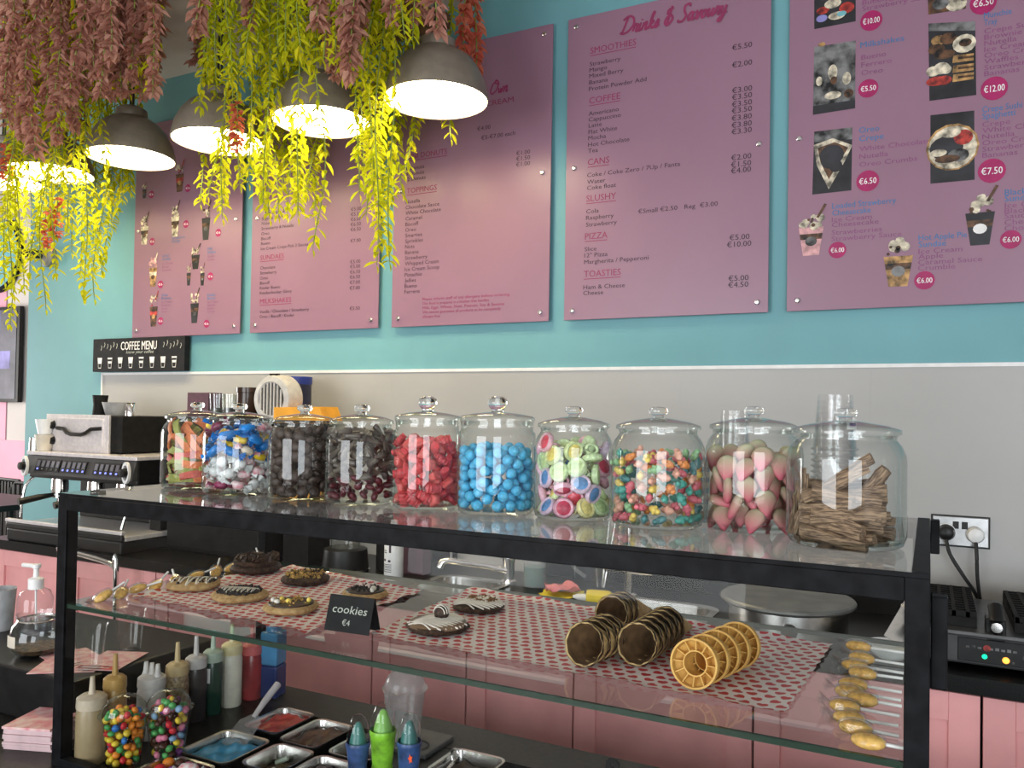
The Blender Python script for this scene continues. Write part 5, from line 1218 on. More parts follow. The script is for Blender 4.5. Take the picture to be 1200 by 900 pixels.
MB().lathe([(.03, .018), (.052, .020), (.055, .028), (.03, .034), (0, .033)], 20, wob=lambda i, k: 1+.05*math.sin(i*2.1)).build('brownie_layer', choc, o, smooth=50)
o = cookie(358, 682, .056, 0.0177, choc, 'brown cookie covered with golden crumbs, right of the tall dark one')
crumbs(o, 'golden_crumbs', .046, 0.0177, gcrumb, 170, .0055, 10); crumbs(o, 'cookie_crumbs', .046, 0.0184, choc, 60, .0055, 11)
o = cookie(428, 699, .052, 0.0150, dough, 'cookie with pink and white toppings partly behind the chalkboard sign')
MB().lathe([(.044, .0115), (.042, .016), (0, .0178)], 22).build('chocolate_layer', chunk_m, o, smooth=50); crumbs(o, 'cookie_crumbs', .03, 0.0177, crumb, 40, .005, 12)
chunks(o, [(.0, .01, .007), (-.02, .012, .006)], 0.0212, pegg, 'sugar_egg'); chunks(o, [(.022, .0, .0075), (.03, -.015, .006)], 0.0205, icing, 'sugar_egg')
o = cookie(513, 737, .060, 0.0150, choc, 'chocolate cookie with white drizzle and a striped ball on top')
MB().lathe([(.0575, .0095), (.053, .0155), (.02, .0178), (0, .0183)], 24).build('milk_chocolate_layer', mat('milk_chocolate', (.20, .125, .075), .35, var=.1), o, smooth=50)
drizzle(o, .056, 0.0150, icing, 21, 13, 1.45, .0017); bb = MB().ball(.015, nu=14, nv=9).build('truffle', choc, o, smooth=60, loc=(0, .012, .0285))
for k in range(4): MB().tube([(math.cos(a)*.0152*math.cos(-.6+k*.4), .0152*math.sin(-.6+k*.4), .0152*math.sin(a)*math.cos(-.6+k*.4)) for a in [PI*i/8 for i in range(9)]], .0011, 5).build('icing_stripe', icing, bb)
o = cookie(561, 713, .056, 0.0136, choc, 'dark cookie with white drizzle and brown crumbs behind the truffle cookie')
drizzle(o, .053, 0.0136, icing, 19, 17, 1.45, .0016); crumbs(o, 'brown_crumbs', .030, 0.0150, mat('brown_crumb', (.26, .13, .055), .85, var=.3, scale=200), 150, .0045, 14, ctr=(0, .012))
# tent sign
p1, p2 = at(381, 738, Z=PZ), at(431, 745, Z=PZ)
o = thing('chalkboard_sign', 'black chalkboard tent card pricing cookies on the left paper', 'sign', ((p1[0]+p2[0])/2, (p1[1]+p2[1])/2, PZ), math.atan2(p2[1]-p1[1], p2[0]-p1[0]))
hw = (p2-p1).length/2+.002
T = Matrix.Rotation(-.30, 4, 'X')
MB().box(-hw, hw, -.001, .001, 0, .066, T).build('front_card', MT['slate'], o)
T2 = Matrix.Translation((0, .0395, 0)) @ Matrix.Rotation(.30, 4, 'X'); MB().box(-hw, hw, -.001, .001, 0, .066, T2).build('back_card', MT['slate'], o)
MB().text('cookies', 0, -.0016, .034, .021, hw*1.55, 'CENTER', shear=.1, bold=-.01, M=T).text('€4', -.012, -.0016, .012, .015, M=T, bold=-.01).build('chalk_lettering', MT['chalk'], o)
# waffle cones
inside_brown = mat('dark_brown_inside', (.15, .085, .04), .6, var=.2, scale=60)  # inner face of the cones, a darker brown than the shell
waf = mat('waffle_biscuit', (.64, .47, .23), .75, noise_col=(.48, .32, .13), scale=90, bump=.5)
def cone_parts(o, R, L, rimchoc):
    T = Matrix.Translation((0, 0, R*.985)) @ Matrix.Rotation(-math.atan(R/L)*.96, 4, 'X') @ Matrix.Rotation(-PI/2, 4, 'X')
    wv = lambda i, k: 1+(.03*math.sin(i*2.2) if k in (3, 4, 5) else 0)
    MB().lathe([(0, L), (.004, L*.985), (R*.52, L*.5), (R*.97, .004), (R, -.002), (R*.93, 0)], 30, M=T, wob=wv).build('cone_shell', waf, o, smooth=50)
    MB().lathe([(R*.93, 0), (R*.72, L*.22), (R*.48, L*.46), (0, L*.93)], 30, M=T).build('cone_inside', inside_brown, o, smooth=50)
    g = MB()
    for s_ in (-1, 1):
        for k in range(8):
            a0 = k*PI/4; g.tube([((R+.0006)*(1-t)*math.cos(a0+s_*t*2.6), (R+.0006)*(1-t)*math.sin(a0+s_*t*2.6), L*t) for t in [i/9*.9 for i in range(10)]], .0011, 4, False, M=T)
    g.build('waffle_ridges', waf, o)
    if rimchoc: MB().lathe([(R*.985, .0035), (R*1.02, .003), (R*1.03, .0), (R*.98, -.0025)], 30, M=T, wob=lambda i, k: 1+.025*math.sin(i*1.7)).build('chocolate_rim', chunk_m, o, smooth=50)
def cone_stack(px, py, R, L, n, step, base, grp, rz=0):
    p = at(px, py, Z=PZ); tilt = math.atan(R/L)
    first = None
    ord_ = ('front', 'second', 'third', 'fourth', 'fifth', 'sixth', 'seventh', 'eighth', 'ninth')
    dirv = Matrix.Rotation(rz, 3, 'Z') @ Vector((0, 1, 0))
    for k in range(n):
        lab = ord_[k]+' waffle cone '+base
        loc = Vector((p[0], p[1], PZ+.0015))+dirv*(k*step)
        if first is None:
            first = thing('waffle_cone', lab, 'ice cream cone', loc, rz, grp); cone_parts(first, R, L, True)
        else: dup(first, loc, None, lab)
cone_stack(684, 781, .0355, .150, 4, .023, 'of the left nested stack', 'left nested waffle cones', -.16)
cone_stack(716, 741, .034, .150, 3, .022, 'of the stack lying behind the left one', 'rear nested waffle cones', -.12)
cone_stack(746, 780, .0345, .150, 6, .027, 'of the middle nested stack', 'middle nested waffle cones', -.06)
# wafer cups
wafc = mat('golden_wafer', (.72, .44, .12), .6, noise_col=(.62, .34, .08), scale=60, bump=.15)
def wafer_parts(o):
    T = Matrix.Translation((0, 0, .0365)) @ Matrix.Rotation(-.15, 4, 'X') @ Matrix.Rotation(-PI/2, 4, 'X')
    MB().lathe([(.0345, -.003), (.0375, -.003), (.0365, .010), (.026, .020), (.020, .026), (.0165, .072), (.0, .072), (.0, .0695), (.0145, .0695), (.0182, .024), (.0195, .018), (.0255, .016), (.0335, .008), (.0345, -.003)], 32, M=T).build('wafer_shell', wafc, o, smooth=35)
    MB().lathe([(.0182, .022), (.0175, .004), (.0195, .004), (.0205, .02)], 28, M=T).build('inner_ring', wafc, o, smooth=35)
    for k in range(12): MB().add([(.0195, -.0009, .004), (.035, -.0009, .001), (.034, -.0009, .010), (.0225, -.0009, .018), (.0195, .0009, .004), (.035, .0009, .001), (.034, .0009, .010), (.0225, .0009, .018)], [(0, 1, 2, 3), (7, 6, 5, 4), (0, 4, 5, 1), (1, 5, 6, 2), (2, 6, 7, 3), (3, 7, 4, 0)], T @ Matrix.Rotation(k*PI/6, 4, 'Z')).build('rib', wafc, o)
p = at(813, 807, Z=PZ); first = None
for k in range(5):
    lab = ('front', 'second', 'third', 'fourth', 'rearmost')[k]+' golden wafer cup of the nested row'
    loc = Vector((p[0], p[1], PZ+.001))+Vector((.009, .034, 0))*k
    if first is None: first = thing('wafer_cup', lab, 'ice cream cone', loc, -.12, 'nested wafer cups'); wafer_parts(first)
    else: dup(first, loc, None, lab)
# lollipops
amber = mat('amber_sugar', (.92, .54, .15), .18, var=.15, scale=120, sss=.3, coat=.5)
wrapm = thin_glass('cellophane', (.97, .97, .97), (.8, .82, .84), 1.5, .08)
def lolly(name, head_r, L, label, grp, loc, rot):
    o = bpy.data.objects.new(name, None); C.objects.link(o); o.location = loc; o.rotation_euler = rot; o.empty_display_size = .03
    tag(o, label, 'lollipop', grp)
    MB().ball(head_r, nu=14, nv=8, sx=1.25, sy=.85, sz=.55).build('candy_head', amber, o, smooth=60)
    MB().tube([(head_r*.9, 0, 0), (head_r*1.2+L, 0, 0)], .0024, 8).build('stick', MT['white_plastic'], o, smooth=60)
    rng = random.Random(int(loc[1]*1000)); m = MB(); n = 10
    vs = [(-head_r*1.1, 0, .004)]+[(-head_r*(1.9+.25*(i % 2)), (i/(n-1)-.5)*head_r*2.4, .004+(.009 if i % 2 else -.002)*rng.uniform(.6, 1.2)) for i in range(n)]
    m.add(vs, [(0, i, i+1) for i in range(1, n)])
    n = 12; m.lathe([(head_r*1.02, -.002), (head_r*.95, .009), (head_r*.6, .0135), (0, .0145)], n, M=Matrix.Diagonal((1.28, .92, .8, 1)), wob=lambda i, k: 1+.05*(i % 2))
    m.build('cellophane', wrapm, o)
    return o
rows = [(1016, 879), (1003, 858), (995, 843), (990, 829), (1011, 824), (996, 812), (1000, 803), (1011, 793), (1002, 781), (1010, 772), (1006, 761)]
nm = ('front', 'second', 'third', 'fourth', 'fifth', 'sixth', 'seventh', 'eighth', 'ninth', 'tenth', 'rearmost')
for k, (px, py) in enumerate(rows):
    p = at(px, py, Z=SH+.0085); L = -.033-p[0]-.021
    lolly('lollipop', .0172, max(.03, L), nm[k]+' amber lollipop of the row by the right post', 'amber lollipops by the right post', (p[0], max(p[1], 1.128), SH+.0100+(.004 if k % 3 == 1 else 0)), (RND.uniform(-.15, .15), 0, RND.uniform(-.08, .08)))
for k, (px, py) in enumerate([(121, 699), (142, 695), (161, 690), (182, 687), (206, 681), (230, 675), (253, 670), (272, 665), (290, 660), (305, 656)]):
    p = at(px, py, Z=SH+.010)
    lolly('lollipop', .0165, .030, ('frontmost', 'second', 'third', 'fourth', 'fifth', 'sixth', 'seventh', 'eighth', 'ninth', 'rearmost')[k]+' amber lollipop along the left end of the shelf', 'amber lollipops along the left end', (max(p[0], -1.605+.0), p[1], SH+.0105), (0, -.50+(k % 3)*.12, (1.3, 2.2, .9, 1.8, 2.6)[k % 5]))

# ================================================================ below the shelf
CT = KZ+.0006
def squeeze(px, top, X, R, m, cap, label, tips=1, liquid=None, lm=None, labelcol=None, tip_h=.045):
    p = at(px, top, X=X); H = p[2]-CT-.030
    o = thing('squeeze_bottle', label, 'bottle', (p[0], p[1], CT), group='sauce bottles along the left side of the case')
    MB().lathe([(0, 0), (R*.94, 0), (R, .005), (R, H-.012), (R*.93, H-.003), (R*.9, H)], 22).build('bottle_body', m, o, smooth=40)
    c = MB().lathe([(R*.97, H), (R*1.0, H+.004), (R*.97, H+.022), (R*.7, H+.028), (0, H+.030)], 22)
    c.build('cap', cap, o, smooth=40)
    for k in range(tips):
        dx = (k-(tips-1)/2)*R*.62
        MB().lathe([(R*.30, H+.026), (.0065, H+.034), (.0045, H+.03+tip_h), (0, H+.03+tip_h)], 12, c=(dx, 0, 0)).build('nozzle', cap, o, smooth=40)
    if labelcol: MB().add([(1.01*R*math.cos(a), 1.01*R*math.sin(a), z) for z in (H*.62, H*.9) for a in [-1.75+.15*i for i in range(6)]], [(i, i+1, i+7, i+6) for i in range(5)]).build('label_sticker', labelcol, o)
    return o
vt = mat('fudge_sauce_bottle', (.30, .23, .13), .35, var=.05); hon = mat('honey_bottle', (.45, .28, .09), .3); spk = mat('speckled_sauce_bottle', (.42, .33, .2), .35, noise_col=(.14, .08, .04), scale=130)
dk = mat('chocolate_sauce_bottle', (.035, .03, .03), .3); dg = mat('dark_green_bottle', (.012, .045, .03), .25); crm = mat('white_sauce_bottle', (.62, .60, .50), .35); redm = mat('red_sauce', (.30, .025, .03), .25, var=.2, scale=15); bls = mat('blue_sauce_bottle', (.06, .22, .42), .25); navy = mat('navy_sauce', (.01, .03, .14), .25)
clr = mat('milky_plastic', (.58, .56, .54), .35); tanp = mat('tan_plastic', (.55, .42, .22), .4); mint = mat('mint_plastic', (.42, .52, .42), .35); yel = mat('straw_plastic', (.68, .60, .34), .35)
squeeze(108, 812, -1.583, .031, vt, mat('fudge_cap', (.5, .42, .32), .4), 'tan fudge sauce bottle at the left post', 1, tip_h=.035)
squeeze(135, 790, -1.590, .0245, hon, hon, 'honey coloured bottle with pointed tip behind the tan one', 1)
squeeze(178, 789, -1.585, .031, clr, clr, 'white bottle with three nozzles', 3, tip_h=.024)
squeeze(208, 775, -1.58, .0265, spk, tanp, 'tan speckled bottle right of the three nozzle one', 1)
squeeze(230, 767, -1.58, .0255, dk, clr, 'chocolate sauce bottle with milky cap', 1)
squeeze(250, 760, -1.58, .0245, dg, mint, 'dark green bottle with mint cap and white sticker', 1, labelcol=MT['white_print'])
squeeze(272, 752, -1.58, .0265, crm, yel, 'white sauce bottle with straw yellow cap', 1)
o = squeeze(296, 752, -1.575, .0275, redm, mat('pale_red_cap', (.55, .12, .12), .4), 'red sauce bottle beside the blue one', 1)
p = at(321, 737, X=-1.535)
o = thing('sauce_bottle', 'tall square blue bottle at the right end of the sauces', 'bottle', (p[0], p[1], CT), .2, group='sauce bottles along the left side of the case')
MB().box(-.026, .026, -.026, .026, 0, .085).build('lower_body', navy, o, bevel=.006); MB().box(-.0255, .0255, -.0255, .0255, .085, .172).build('upper_body', bls, o, bevel=.006)
MB().lathe([(0, .172), (.02, .172), (.02, .187), (0, .188)], 16).build('cap', bls, o, smooth=40)

# domed cups of small sweets
sk = [mat('shell_'+n_, c, .25) for n_, c in (('red', (.60, .03, .04)), ('orange', (.80, .25, .03)), ('yellow', (.82, .58, .05)), ('green', (.08, .36, .10)), ('blue', (.03, .16, .48)), ('purple', (.20, .05, .22)), ('pink', (.75, .22, .34)), ('brown', (.07, .03, .02)), ('pale_blue', (.24, .40, .60)))]
def dome_cup(x, y, label, r0, r1, h, dome, m='jar', z=CT):
    o = thing('dome_cup', label, 'plastic cup', (x, y, z), group='clear cups with dome lids')
    MB().lathe([(0, .001), (r0, 0), (r1, h-.004), (r1+.003, h)], 30).build('cup_wall', MT[m], o, smooth=50)
    MB().lathe([(r1+.003, h), (r1+.005, h+.004), (r1-.001, h+.006)]+[(r1*.985*math.cos(t*PI/20), h+.006+(dome-.006)*math.sin(t*PI/20)) for t in range(1, 10)]+[(.003, h+dome)], 30).build('dome_lid', MT[m], o, smooth=50)
    return o
def bead_fill(x, y, r0, r1, h, rb, mats_, names, label, grp, seed, top):
    pr = []
    for m, n_ in zip(mats_, names): pr.append(tag(MB().ball(rb, nu=8, nv=5, sz=.72).build('sugar_shell_sweet', m, None, smooth=60), n_+' '+label, 'sweet', grp))
    P = pack(r1-.003, h+top, rb, 620, seed, 1.15, cand=45); used = set(); P = P[np.random.default_rng(seed).permutation(len(P))][:298]
    for q in P:
        k = RND.randrange(len(pr)); f_ = (r0+(r1-r0)*min(1, q[2]/h)-.002)/(r1-.002) if q[2] < h else 1-.35*(q[2]-h)/max(.01, top)
        loc = (x+q[0]*f_, y+q[1]*f_, CT+q[2])
        if k in used: dup(pr[k], loc, rot_rand())
        else: pr[k].location = loc; used.add(k)
c1 = (-1.506, 1.172)
dome_cup(c1[0], c1[1], 'domed cup of bright round sweets beside the tan bottle', .033, .047, .105, .045)
bead_fill(c1[0], c1[1], .033, .047, .105, .0082, [sk[i] for i in (0, 1, 2, 3, 4, 1, 2)], ['red', 'orange', 'yellow', 'green', 'blue', 'orange', 'yellow'], 'round sugar shell sweet in the left domed cup', 'sweets in the left domed cup', 3, .004)
p = at(195, 832, Z=.968); c2 = (p[0]+.002, p[1]+.004)
dome_cup(c2[0], c2[1], 'domed cup of dark mixed sweets beside the blue tub', .032, .0465, .105, .045)
bead_fill(c2[0], c2[1], .032, .0465, .105, .0086, [sk[i] for i in (5, 7, 6, 2, 3, 8, 0)], ['purple', 'brown', 'pink', 'yellow', 'green', 'pale blue', 'red'], 'round sugar shell sweet in the right domed cup', 'sweets in the right domed cup', 4, .012)

# pans sunk in the well
def rrect(hx, hy, r, z, n=4):
    pts = []
    for cx, cy, a0 in ((hx-r, hy-r, 0), (-hx+r, hy-r, PI/2), (-hx+r, -hy+r, PI), (hx-r, -hy+r, 1.5*PI)):
        for k in range(n+1): pts.append((cx+r*math.cos(a0+k*PI/2/n), cy+r*math.sin(a0+k*PI/2/n), z))
    return pts
def loft(L, close=True):
    m = MB(); n = len(L[0]); vs = sum(L, []); fs = []
    for i in range(len(L)-1):
        for k in range(n): fs.append((i*n+k, i*n+(k+1) % n, (i+1)*n+(k+1) % n, (i+1)*n+k))
    if close: fs.append(tuple(range((len(L)-1)*n, len(L)*n)))
    return m.add(vs, fs)
def pan(x0, x1, y0, y1, label, m=None, fillz=-.018, seed=0, bumps=.004):
    o = thing('steel_pan', label, 'pan', ((x0+x1)/2, (y0+y1)/2, KZ-.139), group='steel topping pans in the counter well')
    hx, hy = (x1-x0)/2, (y1-y0)/2; zt = .151
    loft([rrect(hx, hy, .022, zt-.004), rrect(hx, hy, .022, zt), rrect(hx-.006, hy-.006, .018, zt-.001), rrect(hx-.011, hy-.011, .016, zt-.02), rrect(hx-.02, hy-.02, .012, .0)]).build('pan_shell', MT['steel'], o, smooth=50)
    if m:
        rng = random.Random(seed); ph = [rng.uniform(0, 6) for _ in range(4)]; n = 14; g = MB(); vs = []
        for j in range(n+1):
            for i in range(n+1):
                u, v = i/n*2-1, j/n*2-1
                k = 1/max(1, math.hypot(u, v)/1.22)
                vs.append((u*k*(hx-.0135), v*k*(hy-.0135), zt+fillz+bumps*(math.sin(u*4+ph[0])*math.sin(v*5+ph[1])+.6*math.sin(u*9+v*7+ph[2]))-.004*max(abs(u), abs(v))**4))
        g.add(vs, [(j*(n+1)+i, j*(n+1)+i+1, (j+1)*(n+1)+i+1, (j+1)*(n+1)+i) for j in range(n) for i in range(n)])
        g.build('contents', m, o, smooth=80)
    return o
pan(-1.448, -1.305, 1.258, 1.402, 'steel pan of bright blue ice cream with the spatula', mat('blue_ice_cream', (.02, .26, .48), .45, var=.2, scale=25, bump=.3), -.009, 1)
pan(-1.436, -1.325, 1.432, 1.575, 'steel pan of red sauce', mat('red_jam', (.50, .05, .04), .35, var=.2, scale=30, bump=.3), -.006, 2, .003)
pan(-1.308, -1.196, 1.412, 1.560, 'steel pan of brown chocolate sauce', mat('chocolate_sauce', (.085, .036, .02), .35, var=.25, scale=25, bump=.2), -.009, 3, .004)
ap = pan(-1.290, -1.178, 1.280, 1.403, 'steel pan of mixed toppings in front of the chocolate pan', mat('mixed_toppings', (.20, .15, .08), .7, noise_col=(.06, .05, .03), scale=90, bump=.6), -.03, 4, .003)
gp = pan(-1.168, -1.055, 1.275, 1.400, 'steel pan of grey crumbs beside the sweet sprays', mat('grey_crumbs', (.20, .17, .16), .8, noise_col=(.08, .06, .06), scale=120, bump=.6), -.012, 5)
pan(-1.168, -1.055, 1.412, 1.50, 'small steel pan behind the grey crumb pan', mat('dark_sauce', (.05, .04, .035), .4), -.03, 6)
cp = pan(-1.448, -1.305, 1.118, 1.246, 'steel pan of wrapped sweets nearest the glass', None)
rp = pan(-.93, -.80, 1.44, 1.575, 'steel pan with dark contents right of the domed cup', mat('dark_topping', (.06, .045, .04), .6), -.02, 8)
pz = KZ-.139+.151
for k, (x_, y_, m_, s_) in enumerate([(-1.42, 1.215, 'shell_orange', .013), (-1.395, 1.225, 'shell_brown', .012), (-1.37, 1.222, 'shell_pink', .012), (-1.41, 1.185, 'shell_red', .013), (-1.38, 1.19, 'shell_purple', .013)]):
    o = MB().ball(s_, nu=12, nv=8, sz=.85).build('foil_sweet', bpy.data.materials[m_], None, smooth=60, loc=(x_, y_, pz-.004)); tag(o, m_[6:]+' wrapped round sweet in the pan nearest the glass', 'sweet', 'sweets in the nearest pan')
for k, (x_, y_, a) in enumerate([(-1.345, 1.20, .5), (-1.33, 1.165, -.3)]):
    o = wrapped(.014, .04, .014, None).build('striped_sweet', [rm, wm], None, smooth=50, loc=(x_, y_, pz+.002), rot=(.4, 0, a)); tag(o, ('pink striped wrapped sweet in the nearest pan', 'second pink striped wrapped sweet nearer the glass')[k], 'wrapped sweet', 'sweets in the nearest pan')
stuff(crumbs(cp, 'pan_filling', .05, .12, sk[5], 120, .008, 3))
stuff(crumbs(ap, 'mixed_pieces', .042, .113, gcrumb, 40, .006, 4))
for k, (x_, y_) in enumerate([(-1.255, 1.37), (-1.21, 1.33), (-1.24, 1.315)]):
    o = MB().tube([(x_-.012, y_, pz-.03), (x_+.012, y_+.01, pz-.018)], .0055, 8).build('marshmallow', mint if k == 0 else sk[2] if k == 1 else icing, None, smooth=50); tag(o, ('pale green marshmallow in the mixed toppings pan', 'yellow sweet tube in the mixed toppings pan', 'white marshmallow in the mixed toppings pan')[k], 'sweet')
# clear spatula standing in the blue tub
q0, q1 = Vector((-1.385, 1.345, pz-.02)), Vector((-1.405, 1.52, pz+.075))
o = thing('spatula', 'clear plastic spatula resting across the blue pan', 'spatula', tuple(q0))
dv = (q1-q0); zq = dv.to_track_quat('Y', 'Z').to_matrix().to_4x4(); Ls = dv.length
MB().add([(-.034, 0, 0), (.034, 0, 0), (.030, .085, .0), (.010, .105, 0), (-.010, .105, 0), (-.030, .085, 0)], [(0, 1, 2, 3, 4, 5)], zq).build('blade', MT['frosted'], o)
MB().tube([(0, .10, 0), (0, Ls*.75, .002), (0, Ls, .0)], [.0055, .008, .009], 10, M=zq).build('handle', mat('clear_grey_handle', (.55, .52, .53), .25), o, smooth=50)
# sweet spray pens
def spray(px, py, tipy, cm, bm, label, R=.0235):
    p = at(px, 905, Z=CT); y = 1.345
    x = at(px, 850, Y=y)[0]; zt_ = at(px, tipy, Y=y)[2]-CT
    o = thing('sweet_spray', label, 'sweet toy', (x, y, CT), group='spray sweets standing by the pans')
    zc_ = zt_-.058
    MB().lathe([(0, 0), (R*.95, 0), (R, .004), (R*.8, zc_*.45), (R*.98, zc_-.008), (R*.98, zc_)], 20).build('bottle_body', bm, o, smooth=40)
    MB().lathe([(R*1.04, zc_-.006), (R*1.06, zc_), (R*1.0, zc_+.004)], 20).build('collar', bm, o, smooth=40)
    MB().lathe([(R*.97, zc_), (R*.95, zc_+.02), (R*.86, zc_+.036), (R*.64, zc_+.049), (R*.34, zc_+.056), (0, zt_)], 20).build('clear_cap', MT['plastic'], o, smooth=50)
    MB().lathe([(R*.78, zc_), (R*.62, zc_+.018), (R*.25, zc_+.040), (0, zc_+.044)], 16).build('nozzle', cm, o, smooth=50)
    return o
# the pans end at the well; the pens stand on a black board laid over its right half
o = thing('black_board', 'black board covering the right part of the pan well', 'board', (0, 0, 0)); MB().box(-1.048, -.56, 1.11, 1.425, KZ-.006, KZ).box(-1.048, -.94, 1.425, 1.58, KZ-.006, KZ).build('board_slab', MT['counter'], o)
spray(420, 903, 837, mat('sea_green_plastic', (.05, .20, .18), .3), mat('denim_blue_plastic', (.05, .10, .26), .35, var=.3), 'blue spray sweet left of the green one')
spray(449, 903, 822, mat('lime_plastic', (.22, .50, .10), .3), mat('lime_body_plastic', (.22, .52, .03), .35, var=.3), 'green spray sweet between two blue ones', .0255)
o = spray(480, 903, 835, mat('sea_green_plastic_dark', (.04, .17, .16), .3), mat('denim_blue_plastic_dark', (.04, .09, .25), .35, var=.3), 'blue spray sweet in front of the domed cup')
MB().add([(.012, -.02, zz) if False else (.016+.006*math.cos(t*PI/5*1.0)*(1 if t % 2 else .5), -.0195, .085+.010*math.sin(t*PI/5)*(1 if t % 2 else .5)) for t in range(10) for zz in (0,)][:10], [tuple(range(10))]).build('orange_sticker', mat('orange_sticker', (.85, .10, .02), .5), o)
p = at(480, 866, Z=CT)
o = thing('cup_holder', 'grey cup holder plate under the domed cup', 'cup holder', (p[0]+.02, 1.565, CT)); MB().box(-.11, .075, -.06, .06, 0, .012).build('holder_plate', mat('dark_grey_plastic', (.07, .07, .068), .4), o, bevel=.003); MB().lathe([(.026, .0125), (.03, .0135), (.026, .0138)], 20, c=(.03, -.03, 0)).build('hole_rim', MT['black_plastic'], o)
dcup = dome_cup(p[0], 1.56, 'empty milky cup with dome lid on the grey holder', .033, .0475, .108, .050, 'frosted', CT+.0125)
MB().text('NUT', -.028, -.0478, .074, .013, .02, M=Matrix.Rotation(-.6, 4, 'Z') @ Matrix.Translation((.008, .004, 0))).build('printed_word', MT['text'], dcup)
o = thing('steel_scoop', 'steel utensil with ringed handle at the bottom edge', 'utensil', (at(533, 893, Z=CT)[0], at(533, 893, Z=CT)[1], CT)); MB().tube([(.009*math.cos(t*PI/8), .0, .014+.014*math.sin(t*PI/8)) for t in range(17)], .003, 6, False).tube([(0, 0, .003), (.02, -.10, .003)], .004, 6).build('handle', MT['steel'], o, smooth=50)
p = at(722, 893, Y=1.50)
o = thing('black_spatula', 'black spatula handle with a hole standing in a pan', 'spatula', (p[0], 1.50, CT))
def handle_shape():
    n = 12; out_ = [(.013*math.cos(PI*i/n), .14+.013*math.sin(PI*i/n)) for i in range(n+1)]+[(-.009, .0), (.009, .0)]
    inn = [(.004*math.cos(2*PI*i/n), .135+.010*math.sin(2*PI*i/n)) for i in range(n)]
    return out_, inn
ho, hi = handle_shape()
zl = p[2]-CT+.005
T = Matrix.Translation((-.02, 0, 0)) @ Matrix.Rotation(.16, 4, 'Y') @ Matrix.Diagonal((1, 1, zl/.153, 1))
m = MB()
for y_, fl in ((-.003, 0), (.003, 1)):
    left = [(-.013, .13), (-.009, .0), (-.003, .0), (-.004, .125), (-.004, .145)]
    m.add([(x, y_, z) for x, z in [(-.013, .14), (-.010, 0), (.010, 0), (.013, .14), (.004, .142), (.004, .128), (-.004, .128), (-.004, .142)]], [(0, 1, 6, 7), (1, 2, 5, 6), (2, 3, 4, 5)], T)
    m.add([(.013*math.cos(PI*i/8), y_, .14+.014*math.sin(PI*i/8)) for i in range(9)]+[(-.004, y_, .142), (.004, y_, .142)], [(0, 1, 2, 3, 4, 10), (4, 5, 6, 7, 8, 9), (4, 9, 10)], T)
m.build('handle', MT['black_plastic'], o)

# ---------------------------------------------------------------- left of the case
BT = .985
o = thing('black_crate', 'black box left of the case carrying flyers and a glass jar', 'box', (-2.0, 1.44, CT)); MB().box(-.36, .255, -.22, .20, 0, BT-CT).build('box_body', MT['black_plastic'], o, bevel=.006)
fl = mat('flyer_print', (.62, .22, .25), .45, noise_col=(.72, .55, .52), scale=38)
def flyer(x, y, a, z, label, name='flyer'):
    o = thing(name, label, 'flyer', (x, y, z), a, 'flyers on the black box'); MB().box(-.055, .055, -.075, .075, 0, .0012).build('sheet', fl, o)
    t = MB().box(-.05, .05, -.07, -.045, .0012, .0015); t = t.build('title_band', MT['red_print'], o)
    MB().box(-.04, .03, -.062, -.059, .0015, .0017).box(-.04, .01, -.055, -.0525, .0015, .0017).build('flyer_print', MT['white_print'], t); return o
flyer(-1.86, 1.29, 2.2, BT+.0005, 'pink flyer lying nearest the black box corner'); flyer(-1.90, 1.33, 1.3, BT+.0022, 'pink flyer overlapping the one nearest the corner'); flyer(-1.80, 1.36, .4, BT+.0040, 'pink flyer nearest the case side glass')
sp_ = at(45, 885, Z=CT)
for k in range(9):
    o = thing('leaflet', ORD[8-k]+' pink leaflet in the small stack left of the case post', 'leaflet', (-1.77+.002*math.sin(k*3), 1.165+.002*math.cos(k*2), CT+k*.0056), .35, 'stack of pink leaflets')
    MB().box(-.055, .06, -.05, .07, 0, .0052).build('booklet', fl if k == 8 else mat('pale_pink_paper', (.62, .45, .47), .6), o)
p = at(30, 770, Z=BT)
o = thing('glass_pot', 'round glass jar with wire rim holding coins on the black box', 'jar', (p[0], p[1]+.03, BT+.0006))
MB().lathe([(0, .003), (.045, 0), (.062, .02), (.066, .045), (.058, .075), (.046, .088), (.050, .10), (.050, .104)], 28).build('glass_wall', MT['jar'], o, smooth=50)
MB().lathe([(.0455, .086), (.048, .089), (.0455, .092)], 28).build('wire', MT['chrome'], o); MB().lathe([(0, .006), (.04, .006), (.055, .02), (.0, .024)], 20).build('contents', mat('brown_contents', (.10, .06, .03), .5, var=.5, scale=120), o, smooth=40)
MB().add([(1.01*.0655*math.cos(a), 1.01*.0655*math.sin(a), z) for z in (.03, .058) for a in [-2.0+.12*i for i in range(6)]], [(i, i+1, i+7, i+6) for i in range(5)]).build('paper_label', MT['cream_plastic'], o)
o = thing('soap_dispenser', 'clear pump dispenser of hand gel behind the glass jar', 'dispenser', (-2.215, 1.43, BT+.0006))
k_ = 1.08
MB().lathe([(0, 0), (.038*k_, 0), (.042*k_, .006), (.042*k_, .095), (.034*k_, .115), (.016*k_, .125)], 22).build('bottle_body', MT['plastic'], o, smooth=40)
MB().lathe([(0, .003), (.039*k_, .003), (.0395*k_, .04), (0, .04)], 22).build('gel', thin_glass('clear_gel', (.75, .78, .82), (.5, .53, .58)), o, smooth=40)
MB().lathe([(.02, .122), (.02, .15), (.008, .155), (.007, .178), (.012, .18), (.012, .19), (0, .192)], 16).tube([(.01, 0, .185), (-.045, -.01, .185)], .006, 8).build('pump', MT['white_plastic'], o, smooth=40)
MB().tube([(0, 0, .125), (.005, 0, .01)], .003, 6).build('dip_tube', MT['white_plastic'], o)
